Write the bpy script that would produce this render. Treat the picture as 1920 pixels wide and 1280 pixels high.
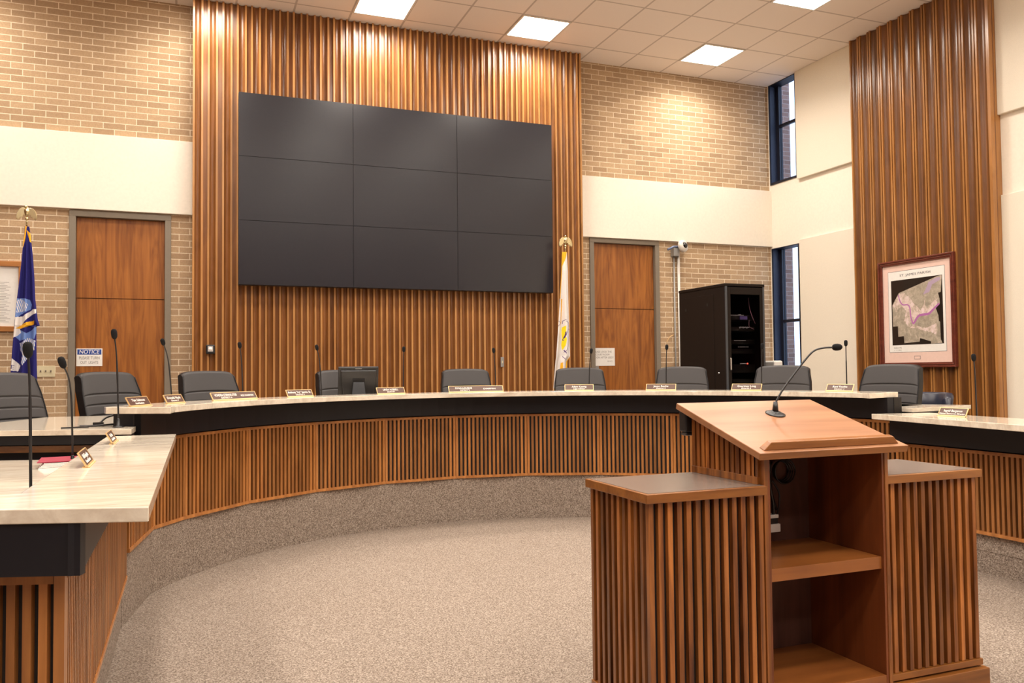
import bpy, bmesh, math, random
from mathutils import Vector, Matrix
random.seed(7)
for o in list(bpy.data.objects): bpy.data.objects.remove(o)
SC = bpy.context.scene
COL = SC.collection
PI = math.pi
H = 1.40                      # eye height above the well floor
# ------------------------------------------------------------------ camera
YAW, PITCH, ROLL, FPX = 0.3723, 0.0351, -0.0102, 1550.0
cy_, sy_, cp_, sp_ = math.cos(YAW), math.sin(YAW), math.cos(PITCH), math.sin(PITCH)
fwd = Vector((sy_*cp_, cy_*cp_, sp_)); rgt = Vector((cy_, -sy_, 0)); upv = rgt.cross(fwd)
r2 = rgt*math.cos(ROLL)+upv*math.sin(ROLL); u2 = -rgt*math.sin(ROLL)+upv*math.cos(ROLL)
cam = bpy.data.cameras.new('camera'); camo = bpy.data.objects.new('camera', cam); COL.objects.link(camo)
cam.sensor_width = 36; cam.lens = FPX/1920*36; cam.clip_start = 0.05; cam.clip_end = 200
M = Matrix.Identity(4)
for i in range(3):
    M[i][0] = r2[i]; M[i][1] = u2[i]; M[i][2] = -fwd[i]
M.translation = Vector((0, 0, H)); camo.matrix_world = M
SC.camera = camo
# ------------------------------------------------------------------ world, exposure
W = bpy.data.worlds.new('world'); SC.world = W; W.use_nodes = True
bg = W.node_tree.nodes['Background']; bg.inputs[0].default_value = (0.62, 0.76, 1.0, 1); bg.inputs[1].default_value = 2.4
SC.view_settings.view_transform = 'Standard'; SC.view_settings.look = 'None'
SC.view_settings.exposure = 0.0; SC.view_settings.gamma = 1.0; SC.view_settings.use_curve_mapping = False
LAMP_COL = (1.0, 0.905, 0.80); LAMP_STR = 14.0; LAMP_W = 31.0; LAMP_SPREAD = math.radians(148)
# ------------------------------------------------------------------ materials
def newmat(name):
    m = bpy.data.materials.new(name); m.use_nodes = True
    nt = m.node_tree; return m, nt, nt.nodes['Principled BSDF']
def setp(b, col=None, rough=.5, metal=0., spec=.5, coat=0., coatr=.1):
    if col: b.inputs['Base Color'].default_value = (*col, 1)
    b.inputs['Roughness'].default_value = rough; b.inputs['Metallic'].default_value = metal
    b.inputs['Specular IOR Level'].default_value = spec
    b.inputs['Coat Weight'].default_value = coat; b.inputs['Coat Roughness'].default_value = coatr
def ramp(nt, stops):
    r = nt.nodes.new('ShaderNodeValToRGB'); e = r.color_ramp.elements
    e[0].position, e[0].color = stops[0][0], (*stops[0][1], 1)
    e[1].position, e[1].color = stops[-1][0], (*stops[-1][1], 1)
    for p, c in stops[1:-1]:
        k = e.new(p); k.color = (*c, 1)
    return r
def coords(nt, scale, rot=(0, 0, 0), loc=(0, 0, 0)):
    t = nt.nodes.new('ShaderNodeTexCoord'); mp = nt.nodes.new('ShaderNodeMapping')
    mp.inputs['Scale'].default_value = scale; mp.inputs['Rotation'].default_value = rot; mp.inputs['Location'].default_value = loc
    nt.links.new(t.outputs['Object'], mp.inputs['Vector']); return mp
def noise(nt, vec, scale, detail=4, rough=.55, dist=0.):
    n = nt.nodes.new('ShaderNodeTexNoise'); n.inputs['Scale'].default_value = scale
    n.inputs['Detail'].default_value = detail; n.inputs['Roughness'].default_value = rough; n.inputs['Distortion'].default_value = dist
    nt.links.new(vec, n.inputs['Vector']); return n
def mix(nt, a, b, fac, mode='MIX'):
    m = nt.nodes.new('ShaderNodeMix'); m.data_type = 'RGBA'; m.blend_type = mode
    for s, v in ((6, a), (7, b)):
        if hasattr(v, 'links'): nt.links.new(v, m.inputs[s])
        else: m.inputs[s].default_value = (*v, 1)
    if hasattr(fac, 'links'): nt.links.new(fac, m.inputs[0])
    else: m.inputs[0].default_value = fac
    return m.outputs[2]
def bump(nt, b, h, strength=.2, dist=.01):
    n = nt.nodes.new('ShaderNodeBump'); n.inputs['Strength'].default_value = strength; n.inputs['Distance'].default_value = dist
    nt.links.new(h, n.inputs['Height']); nt.links.new(n.outputs[0], b.inputs['Normal'])
def plain(name, col, rough=.5, metal=0., spec=.5, coat=0., coatr=.1):
    m, nt, b = newmat(name); setp(b, col, rough, metal, spec, coat, coatr)
    mp = coords(nt, (1, 1, 1)); n = noise(nt, mp.outputs[0], 35, 3)
    c = mix(nt, tuple(x*.93 for x in col), tuple(min(1, x*1.05) for x in col), n.outputs[0])
    nt.links.new(c, b.inputs['Base Color']); return m
def wood(name, dark, mid, light, axis=2, rough=.35, isl=.25, figure=3.0, coat=.25, gs=1.0, figw=.4, fdist=1.8, rw=.25):
    m, nt, b = newmat(name); setp(b, mid, rough, coat=coat, coatr=.25)
    s = [26*gs, 26*gs, 26*gs]; s[axis] = 1.3*gs
    mp = coords(nt, tuple(s))
    g = nt.nodes.new('ShaderNodeNewGeometry')
    # shift the grain per board
    off = nt.nodes.new('ShaderNodeVectorMath'); off.operation = 'MULTIPLY_ADD'
    comb = nt.nodes.new('ShaderNodeCombineXYZ')
    for i in range(3): nt.links.new(g.outputs['Random Per Island'], comb.inputs[i])
    nt.links.new(comb.outputs[0], off.inputs[0]); off.inputs[1].default_value = (37, 91, 53); nt.links.new(mp.outputs[0], off.inputs[2])
    n1 = noise(nt, off.outputs[0], 1.0, 6, .6, .6)
    s2 = [figure*gs]*3; s2[axis] = .55*gs
    mp2 = coords(nt, tuple(s2)); n2 = noise(nt, mp2.outputs[0], 2.2, 3, .5, fdist)
    r = ramp(nt, [(.5-rw, dark), (.5, mid), (.5+rw, light)]); nt.links.new(n1.outputs[0], r.inputs[0])
    r2_ = ramp(nt, [(.3, dark), (.62, light)]); nt.links.new(n2.outputs[0], r2_.inputs[0])
    c = mix(nt, r.outputs[0], r2_.outputs[0], figw)
    hs = nt.nodes.new('ShaderNodeHueSaturation'); nt.links.new(c, hs.inputs['Color'])
    mr = nt.nodes.new('ShaderNodeMapRange'); mr.inputs['To Min'].default_value = 1-isl; mr.inputs['To Max'].default_value = 1+isl
    nt.links.new(g.outputs['Random Per Island'], mr.inputs['Value']); nt.links.new(mr.outputs[0], hs.inputs['Value'])
    nt.links.new(hs.outputs[0], b.inputs['Base Color'])
    bump(nt, b, n1.outputs[0], .08, .002); return m
def carpet_mat():
    m, nt, b = newmat('speckled_carpet'); setp(b, (.3, .25, .2), .95, spec=.1)
    mp = coords(nt, (1, 1, 1)); n = noise(nt, mp.outputs[0], 120, 5, .75)
    v = nt.nodes.new('ShaderNodeTexVoronoi'); v.inputs['Scale'].default_value = 150; nt.links.new(mp.outputs[0], v.inputs['Vector'])
    r = ramp(nt, [(.40, (.085, .062, .048)), (.5, (.30, .24, .195)), (.60, (.62, .53, .45))]); nt.links.new(n.outputs[0], r.inputs[0])
    sp = nt.nodes.new('ShaderNodeSeparateColor'); nt.links.new(v.outputs['Color'], sp.inputs[0])
    r3 = ramp(nt, [(.0, (.12, .088, .068)), (.5, (.31, .25, .205)), (1., (.62, .53, .45))]); nt.links.new(sp.outputs[0], r3.inputs[0])
    big = noise(nt, mp.outputs[0], 1.1, 2)
    c = mix(nt, r.outputs[0], r3.outputs[0], .5)
    c2 = mix(nt, c, (.92, .90, .88), big.outputs[0], 'MULTIPLY')
    nt.links.new(c2, b.inputs['Base Color']); bump(nt, b, n.outputs[0], .9, .008); return m
def marble_mat():
    m, nt, b = newmat('cream_veined_stone'); setp(b, (.7, .62, .52), .09, spec=.55)
    mp = coords(nt, (1, 1, 1), rot=(0, 0, .55)); mp.inputs['Scale'].default_value = (1.1, 5.0, 3)
    n = noise(nt, mp.outputs[0], 2.6, 7, .62, .9); n2 = noise(nt, mp.outputs[0], 9, 6, .7, .5)
    r = ramp(nt, [(.25, (.56, .48, .38)), (.42, (.69, .61, .50)), (.58, (.79, .72, .60)), (.75, (.86, .81, .71))]); nt.links.new(n.outputs[0], r.inputs[0])
    r2_ = ramp(nt, [(.35, (.74, .66, .58)), (.6, (1, 1, 1))]); nt.links.new(n2.outputs[0], r2_.inputs[0])
    c = mix(nt, r.outputs[0], r2_.outputs[0], .35, 'MULTIPLY'); nt.links.new(c, b.inputs['Base Color']); return m
def brick_mat(name, plane='XZ', c1=(.425, .29, .175), c2=(.565, .40, .245), mort=(.82, .70, .52)):
    m, nt, b = newmat(name); setp(b, (.5, .4, .3), .85, spec=.2)
    t = nt.nodes.new('ShaderNodeTexCoord'); s = nt.nodes.new('ShaderNodeSeparateXYZ'); cmb = nt.nodes.new('ShaderNodeCombineXYZ')
    nt.links.new(t.outputs['Object'], s.inputs[0])
    nt.links.new(s.outputs[0 if plane == 'XZ' else 1], cmb.inputs[0]); nt.links.new(s.outputs[2], cmb.inputs[1])
    br = nt.nodes.new('ShaderNodeTexBrick'); nt.links.new(cmb.outputs[0], br.inputs['Vector'])
    br.inputs['Scale'].default_value = 1; br.inputs['Brick Width'].default_value = .2135; br.inputs['Row Height'].default_value = .0677
    br.inputs['Mortar Size'].default_value = .0048; br.inputs['Mortar Smooth'].default_value = .15; br.inputs['Bias'].default_value = 0
    br.inputs['Color1'].default_value = (*c1, 1); br.inputs['Color2'].default_value = (*c2, 1); br.inputs['Mortar'].default_value = (*mort, 1)
    n = noise(nt, t.outputs['Object'], 70, 4, .7)
    n2 = noise(nt, t.outputs['Object'], 2.0, 2)
    r = ramp(nt, [(.3, (.72, .70, .68)), (.7, (1.1, 1.1, 1.1))]); nt.links.new(n.outputs[0], r.inputs[0])
    c = mix(nt, br.outputs['Color'], r.outputs[0], .55, 'MULTIPLY')
    inv = nt.nodes.new('ShaderNodeMath'); inv.operation = 'SUBTRACT'; inv.inputs[0].default_value = 1; nt.links.new(br.outputs['Fac'], inv.inputs[1])
    ad = nt.nodes.new('ShaderNodeMath'); ad.operation = 'MULTIPLY_ADD'; nt.links.new(n.outputs[0], ad.inputs[0]); ad.inputs[1].default_value = .25; nt.links.new(inv.outputs[0], ad.inputs[2])
    nt.links.new(c, b.inputs['Base Color']); bump(nt, b, ad.outputs[0], .5, .006); return m
def ceiling_mat(gx, gy):
    m, nt, b = newmat('ceiling_tile'); setp(b, (.7, .66, .6), .9, spec=.2)
    mp = coords(nt, (1, 1, 1), loc=(-gx % .61, -gy % .61, 0))
    br = nt.nodes.new('ShaderNodeTexBrick'); nt.links.new(mp.outputs[0], br.inputs['Vector'])
    br.offset = 0; br.inputs['Scale'].default_value = 1; br.inputs['Brick Width'].default_value = .61; br.inputs['Row Height'].default_value = .61
    br.inputs['Mortar Size'].default_value = .012; br.inputs['Mortar Smooth'].default_value = .1
    br.inputs['Color1'].default_value = (.88, .80, .73, 1); br.inputs['Color2'].default_value = (.92, .835, .765, 1); br.inputs['Mortar'].default_value = (.60, .52, .46, 1)
    n = noise(nt, mp.outputs[0], 160, 3, .7); r = ramp(nt, [(.35, (.85, .85, .85)), (.6, (1, 1, 1))]); nt.links.new(n.outputs[0], r.inputs[0])
    c = mix(nt, br.outputs['Color'], r.outputs[0], .5, 'MULTIPLY'); nt.links.new(c, b.inputs['Base Color'])
    bump(nt, b, br.outputs['Fac'], -.5, .006); return m
def emis(name, col, s):
    m, nt, b = newmat(name); setp(b, (.9, .9, .88), .5)
    b.inputs['Emission Color'].default_value = (*col, 1); b.inputs['Emission Strength'].default_value = s; return m
def fabric(name, col, rough=.9, sheen=.0):
    m, nt, b = newmat(name); setp(b, col, rough, spec=.2)
    mp = coords(nt, (1, 1, 1)); n = noise(nt, mp.outputs[0], 260, 3)
    c = mix(nt, tuple(x*.85 for x in col), tuple(min(1, x*1.1) for x in col), n.outputs[0]); nt.links.new(c, b.inputs['Base Color'])
    bump(nt, b, n.outputs[0], .3, .002); return m
def map_land_mat(nm='map_print_land', st=[(.34, (.25, .23, .15)), (.47, (.36, .33, .22)), (.56, (.46, .41, .29)), (.70, (.66, .57, .46))]):
    m, nt, b = newmat(nm); setp(b, (.5, .45, .35), .35, coat=.4, coatr=.03)
    mp = coords(nt, (1, 1, 1)); n = noise(nt, mp.outputs[0], 16, 8, .75, .6); n2 = noise(nt, mp.outputs[0], 3, 3)
    r = ramp(nt, st); nt.links.new(n.outputs[0], r.inputs[0])
    c = mix(nt, r.outputs[0], (.47, .34, .47), 0.15); nt.links.new(c, b.inputs['Base Color']); return m
MW = {}
MW['carpet'] = carpet_mat(); MW['stone'] = marble_mat()
MW['brick'] = brick_mat('tan_brick'); MW['brick_out'] = brick_mat('outside_brick', 'XZ', (.20, .12, .10), (.28, .17, .14), (.36, .28, .26))
MW['cream'] = plain('cream_plaster', (.90, .84, .73), .8, spec=.2)
MW['cream2'] = fabric('cream_acoustic_fabric', (.84, .78, .66), .9)
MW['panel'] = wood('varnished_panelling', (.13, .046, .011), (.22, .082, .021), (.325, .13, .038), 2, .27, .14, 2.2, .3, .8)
MW['panel_shaded'] = wood('varnished_panelling_shaded', (.085, .030, .006), (.15, .054, .011), (.24, .092, .023), 2, .27, .14, 2.2, .3, .8)  # darker copy of the panelling wood, the right wall's dimmer light put into the colour
MW['fin_shaded'] = wood('panelling_fins_shaded', (.25, .102, .027), (.36, .16, .044), (.47, .22, .07), 2, .27, .12, 2.2, .3, .8)  # fin wood darkened in the colour too, for the dimmer right wall
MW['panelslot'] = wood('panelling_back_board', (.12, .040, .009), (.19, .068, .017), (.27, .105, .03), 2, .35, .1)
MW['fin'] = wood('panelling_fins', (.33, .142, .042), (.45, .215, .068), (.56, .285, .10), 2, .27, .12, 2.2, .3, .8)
MW['dkpanel'] = wood('unseen_dark_wall', (.06, .022, .008), (.10, .038, .014), (.15, .06, .022), 2, .45, .1)  # finish of the unseen left and rear walls, chosen dark to cut bounced light
MW['slat'] = wood('oiled_slats', (.19, .064, .014), (.32, .12, .028), (.45, .19, .052), 2, .38, .3, 3, .15)
MW['lect'] = wood('lectern_slats', (.045, .010, .0025), (.185, .052, .009), (.42, .15, .032), 2, .3, .36, 6, .25, .7, .45, 3.0, .13)
MW['lectx'] = wood('lectern_rails', (.13, .040, .007), (.25, .086, .016), (.38, .148, .031), 0, .3, .1, 3, .3)
MW['lecttop'] = wood('lectern_top', (.21, .086, .035), (.32, .142, .064), (.43, .21, .105), 0, .36, .03, 3.0, .06, .45, .55, 2.5)
MW['lectin'] = wood('lectern_inside', (.07, .016, .004), (.14, .034, .008), (.24, .066, .017), 2, .4, .05, 3, .2, .6)
MW['lectdk'] = wood('lectern_back', (.05, .022, .016), (.09, .038, .027), (.14, .058, .040), 2, .45, .05, 3, .1)
MW['shelf'] = wood('lectern_shelf', (.15, .046, .011), (.25, .08, .018), (.33, .115, .026), 0, .35, .05, 1.6, .2, .6)
MW['door'] = wood('walnut_door', (.13, .036, .006), (.28, .088, .015), (.42, .155, .030), 2, .38, .04, 5.5, .15, .6, .55, 3.5)
MW['cherry'] = wood('cherry_frame', (.09, .018, .012), (.14, .03, .018), (.20, .045, .026), 0, .25, .05, 2, .4)
MW['oak'] = wood('oak_frame', (.32, .12, .03), (.42, .17, .045), (.5, .22, .06), 0, .4, .1)
MW['oakblk'] = plain('dark_backing', (.012, .008, .006), .7)
MW['black'] = plain('black_laminate', (.011, .011, .015), .36, spec=.35)
MW['dframe'] = plain('taupe_door_frame', (.225, .19, .145), .5)
MW['lam'] = plain('brown_grey_laminate', (.16, .125, .105), .25, spec=.5)
MW['leather'] = fabric('charcoal_vinyl', (.050, .047, .048), .42)
MW['leatherside'] = fabric('black_vinyl_side', (.012, .011, .012), .45)
MW['navy'] = plain('dark_blue_leather', (.02, .022, .04), .3)
MW['plastic'] = plain('black_plastic', (.015, .015, .017), .35)
MW['foam'] = fabric('black_foam', (.012, .012, .013), .95)
MW['chrome'] = plain('satin_chrome', (.6, .6, .6), .25, 1.)
MW['gold'] = plain('polished_gold', (.85, .66, .32), .22, 1.)
MW['brass'] = plain('pale_gold_metal', (.80, .70, .42), .25, 1.)
MW['goldtrim'] = plain('gold_edge', (.80, .55, .26), .35, .4)
MW['plate'] = plain('brown_plate', (.095, .05, .038), .35, spec=.4)
MW['white'] = plain('white_lettering', (.95, .92, .88), .5)
MW['paper'] = plain('white_paper', (.84, .82, .78), .7)
MW['paperblue'] = plain('sign_blue', (.02, .07, .33), .4)
MW['ink'] = plain('dark_ink', (.05, .05, .06), .6)
MW['inkgrey'] = plain('grey_ink', (.26, .24, .22), .6)
MW['ivory'] = plain('ivory_plastic', (.74, .66, .44), .4)
MW['greybox'] = plain('grey_painted_metal', (.33, .33, .32), .4, .3)
MW['pipe'] = plain('white_conduit', (.75, .72, .66), .35)
MW['rack'] = plain('rack_black_steel', (.010, .0055, .0035), .55, spec=.2)
MW['rackrail'] = plain('rack_corner_post', (.05, .055, .065), .4)
MW['winframe'] = plain('dark_blue_window_metal', (.012, .014, .028), .4, .2)
MW['winjamb'] = plain('navy_window_reveal', (.015, .022, .055), .5)
MW['screen'] = plain('matte_black_screen', (.016, .016, .022), .26, spec=.58)
MW['red'] = plain('red_folder', (.30, .014, .045), .5)
MW['navycloth'] = fabric('navy_cloth', (.022, .020, .155), .8)
MW['whitecloth'] = fabric('white_cloth', (.80, .76, .74), .85)
MW['lbluecloth'] = fabric('light_blue_cloth', (.17, .28, .62), .8)
MW['goldcloth'] = fabric('gold_cloth', (.88, .46, .03), .8)
MW['yellowcloth'] = fabric('yellow_cloth', (.90, .72, .02), .8)
MW['greycloth'] = fabric('grey_cloth', (.50, .50, .56), .8)
MW['purplecloth'] = fabric('purple_cloth', (.10, .05, .18), .8)
MW['mat'] = plain('pink_mount_board', (.80, .58, .50), .8)
MW['mapblack'] = plain('map_black', (.012, .009, .008), .3, coat=.4, coatr=.03)
MW['mapland'] = map_land_mat()
MW['mappale'] = map_land_mat('map_print_fields', [(.36, (.34, .30, .20)), (.46, (.60, .50, .38)), (.54, (.80, .66, .60)), (.66, (.86, .74, .72))])
MW['river'] = plain('map_river', (.45, .16, .42), .4)
MW['maplilac'] = plain('map_lilac', (.44, .34, .46), .4)
MW['mapwhite'] = plain('map_pale_fields', (.76, .64, .58), .4)
MW['polebrown'] = plain('brown_pole', (.10, .035, .018), .35)
MW['bluegrey'] = plain('blue_grey_metal', (.16, .20, .32), .4, .2)
MW['led'] = emis('red_led', (1, .05, .02), 4)
MW['diff'] = emis('light_diffuser', LAMP_COL, LAMP_STR)
MW['ledwhite'] = plain('pale_equipment', (.55, .52, .5), .4)
MW['purple'] = plain('purple_equipment', (.14, .08, .30), .4)
# glass
gm, gnt, gb = newmat('window_glass'); setp(gb, (.9, .95, 1), .0); gb.inputs['Transmission Weight'].default_value = 1; gb.inputs['IOR'].default_value = 1.0; gb.inputs['Specular IOR Level'].default_value = .5
MW['glass'] = gm
gm2, gnt2, gb2 = newmat('smoked_glass'); setp(gb2, (.55, .55, .58), .02); gb2.inputs['Transmission Weight'].default_value = 1; gb2.inputs['IOR'].default_value = 1.02
MW['smoke'] = gm2
gm3, gnt3, gb3 = newmat('lens_glass'); setp(gb3, (.01, .01, .012), .05, spec=.8); MW['lens'] = gm3
# ------------------------------------------------------------------ mesh helper
class MB:
    def __init__(s): s.v = []; s.f = []; s.mi = []; s.sm = []
    def add(s, vs, fs, mi=0, sm=False):
        n = len(s.v); s.v += [tuple(v) for v in vs]
        for f in fs: s.f.append([i+n for i in f]); s.mi.append(mi); s.sm.append(sm)
    def box(s, x0, x1, y0, y1, z0, z1, mi=0, M_=None):
        vs = [Vector(p) for p in ((x0, y0, z0), (x1, y0, z0), (x1, y1, z0), (x0, y1, z0), (x0, y0, z1), (x1, y0, z1), (x1, y1, z1), (x0, y1, z1))]
        if M_: vs = [M_@v for v in vs]
        s.add(vs, [(0, 3, 2, 1), (4, 5, 6, 7), (0, 1, 5, 4), (1, 2, 6, 5), (2, 3, 7, 6), (3, 0, 4, 7)], mi)
    def prism(s, poly, z0, z1, mi=0, M_=None):
        a = sum(poly[i][0]*poly[(i+1) % len(poly)][1]-poly[(i+1) % len(poly)][0]*poly[i][1] for i in range(len(poly)))
        if a < 0: poly = poly[::-1]
        n = len(poly); vs = [Vector((p[0], p[1], z0)) for p in poly]+[Vector((p[0], p[1], z1)) for p in poly]
        if M_: vs = [M_@v for v in vs]
        s.add(vs, [tuple(range(n-1, -1, -1)), tuple(range(n, 2*n))]+[(i, (i+1) % n, n+(i+1) % n, n+i) for i in range(n)], mi)
    def strip(s, A, B, z0, z1, mi=0):
        n = len(A); vs = []
        for z in (z0, z1):
            vs += [(p[0], p[1], z) for p in A]+[(p[0], p[1], z) for p in B]
        f = []
        for i in range(n-1):
            f.append((i, i+1, n+i+1, n+i)); f.append((2*n+i, 3*n+i, 3*n+i+1, 2*n+i+1))
            f.append((i, 2*n+i, 2*n+i+1, i+1)); f.append((n+i, n+i+1, 3*n+i+1, 3*n+i))
        f.append((0, n, 3*n, 2*n)); f.append((n-1, 3*n-1, 4*n-1, 2*n-1))
        s.add(vs, f, mi)
    def tube(s, pts, r, seg=10, mi=0, caps=True):
        pts = [Vector(p) for p in pts]; rs = r if isinstance(r, (list, tuple)) else [r]*len(pts)
        vs = []; ref = None
        for i, p in enumerate(pts):
            t = (pts[min(i+1, len(pts)-1)]-pts[max(i-1, 0)]).normalized()
            if ref is None: ref = t.orthogonal().normalized()
            a = (ref-t*ref.dot(t)).normalized(); b = t.cross(a); ref = a
            vs += [p+(a*math.cos(2*PI*k/seg)+b*math.sin(2*PI*k/seg))*rs[i] for k in range(seg)]
        fs = [(i*seg+k, i*seg+(k+1) % seg, (i+1)*seg+(k+1) % seg, (i+1)*seg+k) for i in range(len(pts)-1) for k in range(seg)]
        s.add(vs, fs, mi, True)
        if caps:
            n = len(s.v)-len(vs)
            s.f.append([n+k for k in range(seg)][::-1]); s.mi.append(mi); s.sm.append(False)
            s.f.append([n+(len(pts)-1)*seg+k for k in range(seg)]); s.mi.append(mi); s.sm.append(False)
    def lathe(s, prof, seg=20, c=(0, 0, 0), mi=0, M_=None):
        vs = []
        for r, z in prof:
            for k in range(seg):
                v = Vector((c[0]+r*math.cos(2*PI*k/seg), c[1]+r*math.sin(2*PI*k/seg), c[2]+z)); vs.append(M_@v if M_ else v)
        s.add(vs, [(i*seg+k, i*seg+(k+1) % seg, (i+1)*seg+(k+1) % seg, (i+1)*seg+k) for i in range(len(prof)-1) for k in range(seg)], mi, True)
    def quad(s, a, b, c, d, mi=0): s.add([a, b, c, d], [(0, 1, 2, 3)], mi)
    def build(s, name, mats, parent=None, bevel=0., seg=2, loc=None, smooth=False):
        me = bpy.data.meshes.new(name); me.from_pydata(s.v, [], s.f)
        for m in (mats if isinstance(mats, list) else [mats]): me.materials.append(MW[m] if isinstance(m, str) else m)
        for p, mi, sm in zip(me.polygons, s.mi, s.sm): p.material_index = mi; p.use_smooth = sm or smooth
        me.update()
        o = bpy.data.objects.new(name, me); COL.objects.link(o)
        if parent: o.parent = parent
        if loc: o.location = loc
        if bevel:
            b = o.modifiers.new('bevel', 'BEVEL'); b.width = bevel; b.segments = seg; b.limit_method = 'ANGLE'; b.angle_limit = .6
        return o
def thing(name, label, cat, loc=(0, 0, 0), rz=0, group=None):
    o = bpy.data.objects.new(name, None); COL.objects.link(o); o.location = loc; o.rotation_euler = (0, 0, rz)
    o.empty_display_size = .1; return tag(o, label, cat, group)
def tag(o, label=None, cat=None, group=None, kind=None):
    if label: o['label'] = label
    if cat: o['category'] = cat
    if group: o['group'] = group
    if kind: o['kind'] = kind
    return o
def struct(o): o['kind'] = 'structure'; return o
def copy_tree(o, parent=None):
    c = o.copy(); COL.objects.link(c); c.parent = parent
    for ch in [x for x in o.children]: copy_tree(ch, c)
    return c
def text_parts(items, name, mat, parent, ext=.0006):
    """items: (string, size, matrix, width or None). Letters lie in the matrix' XY plane, centred on it."""
    mb = MB()
    for st, size, mt, wd in items:
        cu = bpy.data.curves.new('t', 'FONT'); cu.body = st; cu.size = size; cu.align_x = 'CENTER'; cu.align_y = 'CENTER'; cu.extrude = ext; cu.offset = 0; cu.resolution_u = 3
        ob = bpy.data.objects.new('t', cu); COL.objects.link(ob); bpy.context.view_layer.update()
        me = bpy.data.meshes.new_from_object(ob.evaluated_get(bpy.context.evaluated_depsgraph_get()))
        xs = [v.co.x for v in me.vertices]; w = max(xs)-min(xs) if xs else 1
        k = wd/w if wd else 1
        mb.add([mt@Vector((v.co.x*k, v.co.y, v.co.z)) for v in me.vertices], [tuple(p.vertices) for p in me.polygons])
        bpy.data.objects.remove(ob); bpy.data.curves.remove(cu); bpy.data.meshes.remove(me)
    return mb.build(name, mat, parent)
def plane_m(loc, right, up):
    r = Vector(right).normalized(); u = Vector(up).normalized(); n = r.cross(u)
    m = Matrix.Identity(4)
    for i in range(3): m[i][0] = r[i]; m[i][1] = u[i]; m[i][2] = n[i]
    m.translation = Vector(loc); return m
# ------------------------------------------------------------------ key dimensions
YW, XW, XL, YR = 9.61, 7.735, -3.15, -5.0          # back wall, right wall, left wall, rear wall
ZC = H+4.037                                        # ceiling
GX, GY = 5.9555, 9.1548                             # ceiling grid node
CX, CY = 2.30, 4.62                                 # centre of the curved dais
ZU, ZL = H-1.10, H-1.25                             # upper / lower platform floors
def ring(R, a): return (CX+R*math.cos(math.radians(a)), CY+R*math.sin(math.radians(a)))
def arc(R, a0, a1, n): return [ring(R, a0+(a1-a0)*i/n) for i in range(n+1)]
# ------------------------------------------------------------------ room
mb = MB(); mb.box(XL-.1, XW+.1, YR-.1, YW+.3, -.1, 0); struct(mb.build('floor', 'carpet'))
mb = MB(); mb.box(XL-.1, XW+.1, YR-.1, YW+.3, ZC, ZC+.15); struct(mb.build('ceiling', ceiling_mat(GX, GY)))
D1 = (-1.165, -.187, H+1.712); D2 = (4.845, 5.885, H+1.722)
B1, B2 = H+1.722, H+2.521
mb = MB()
def wbox(x0, x1, z0, z1, mi=0): mb.box(x0, x1, YW, YW+.2, z0, z1, mi)
wbox(XL, D1[0], 0, D1[2]); wbox(D1[1], D2[0], 0, D1[2]); wbox(D2[1], XW, 0, D1[2]); wbox(XL, XW, D1[2], ZC)
struct(mb.build('wall_back', 'brick'))
# cream band, proud of the brick, left and right of the panelling
PX0, PX1, PY = 0.025, 4.635, 9.36
mb = MB(); mb.box(XL, PX0+.01, YW-.045, YW, B1, B2); struct(mb.build('trim_1', 'cream', bevel=.004))
mb = MB(); mb.box(PX1-.01, XW, YW-.045, YW, B1, B2); struct(mb.build('trim_2', 'cream', bevel=.004))
mb = MB(); mb.box(XL-.2, XL, YR, YW, 0, ZC); struct(mb.build('wall_left', 'dkpanel'))
mb = MB(); mb.box(XL, XW, YR-.2, YR, 0, ZC); struct(mb.build('wall_rear', 'dkpanel'))
WY0, WY1 = 9.01, 9.575; WZ1, WZ0 = H+2.60, H+1.692   # upper window sill, lower window head
WZB = H-.6
mb = MB()
mb.box(XW, XW+.2, YR, WY0, 0, ZC); mb.box(XW, XW+.2, WY1, YW+.2, 0, ZC); mb.box(XW, XW+.2, WY0, WY1, WZ0, WZ1); mb.box(XW, XW+.2, WY0, WY1, 0, WZB)
struct(mb.build('wall_right', 'cream'))
def window(n, z0, z1, tr):
    fr = MB(); x0, x1 = XW-.012, XW+.16
    fr.box(x0, x1, WY0, WY0+.022, z0, z1); fr.box(x0, x1, WY1-.012, WY1, z0, z1); fr.box(x0, x1, WY0+.022, WY1-.012, z0, z0+.03); fr.box(x0, x1, WY0+.022, WY1-.012, z1-.012, z1)
    o = struct(fr.build('window_%d' % n, 'winframe'))
    j = MB(); j.box(XW+.0, XW+.20, WY1-.02, WY1-.0125, z0+.03, z1-.012); j.build('reveal', 'winjamb', o)
    j = MB(); gx = XW+.135
    j.box(gx-.03, gx+.03, WY1-.075, WY1-.02, z0+.03, z1-.012); j.box(gx-.03, gx+.03, WY0+.022, WY0+.04, z0+.03, z1-.012)
    j.box(gx-.02, gx+.02, WY0+.04, WY1-.075, tr-.02, tr+.02); j.build('sash', 'winframe', o)
    j = MB(); j.box(gx-.004, gx+.004, WY0+.04, WY1-.075, z0+.03, z1-.012); j.build('pane', 'glass', o)
window(1, WZ1, ZC, H+3.45); window(2, WZB, WZ0, H+.66)
# outside: brick fin of the building and ground, seen through the tall windows
mb = MB(); mb.box(XW+.45, XW+.93, 10.25, 10.5, 0, ZC+2.5); tag(mb.build('brick_pier', 'brick_out'), 'outdoor brick pier seen through the tall corner windows', 'pier')
mb = MB(); mb.box(XW+.3, XW+30, -10, 40, -.25, -.15); struct(mb.build('floor_outside', plain('outside_paving', (.35, .36, .38), .9)))
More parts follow.
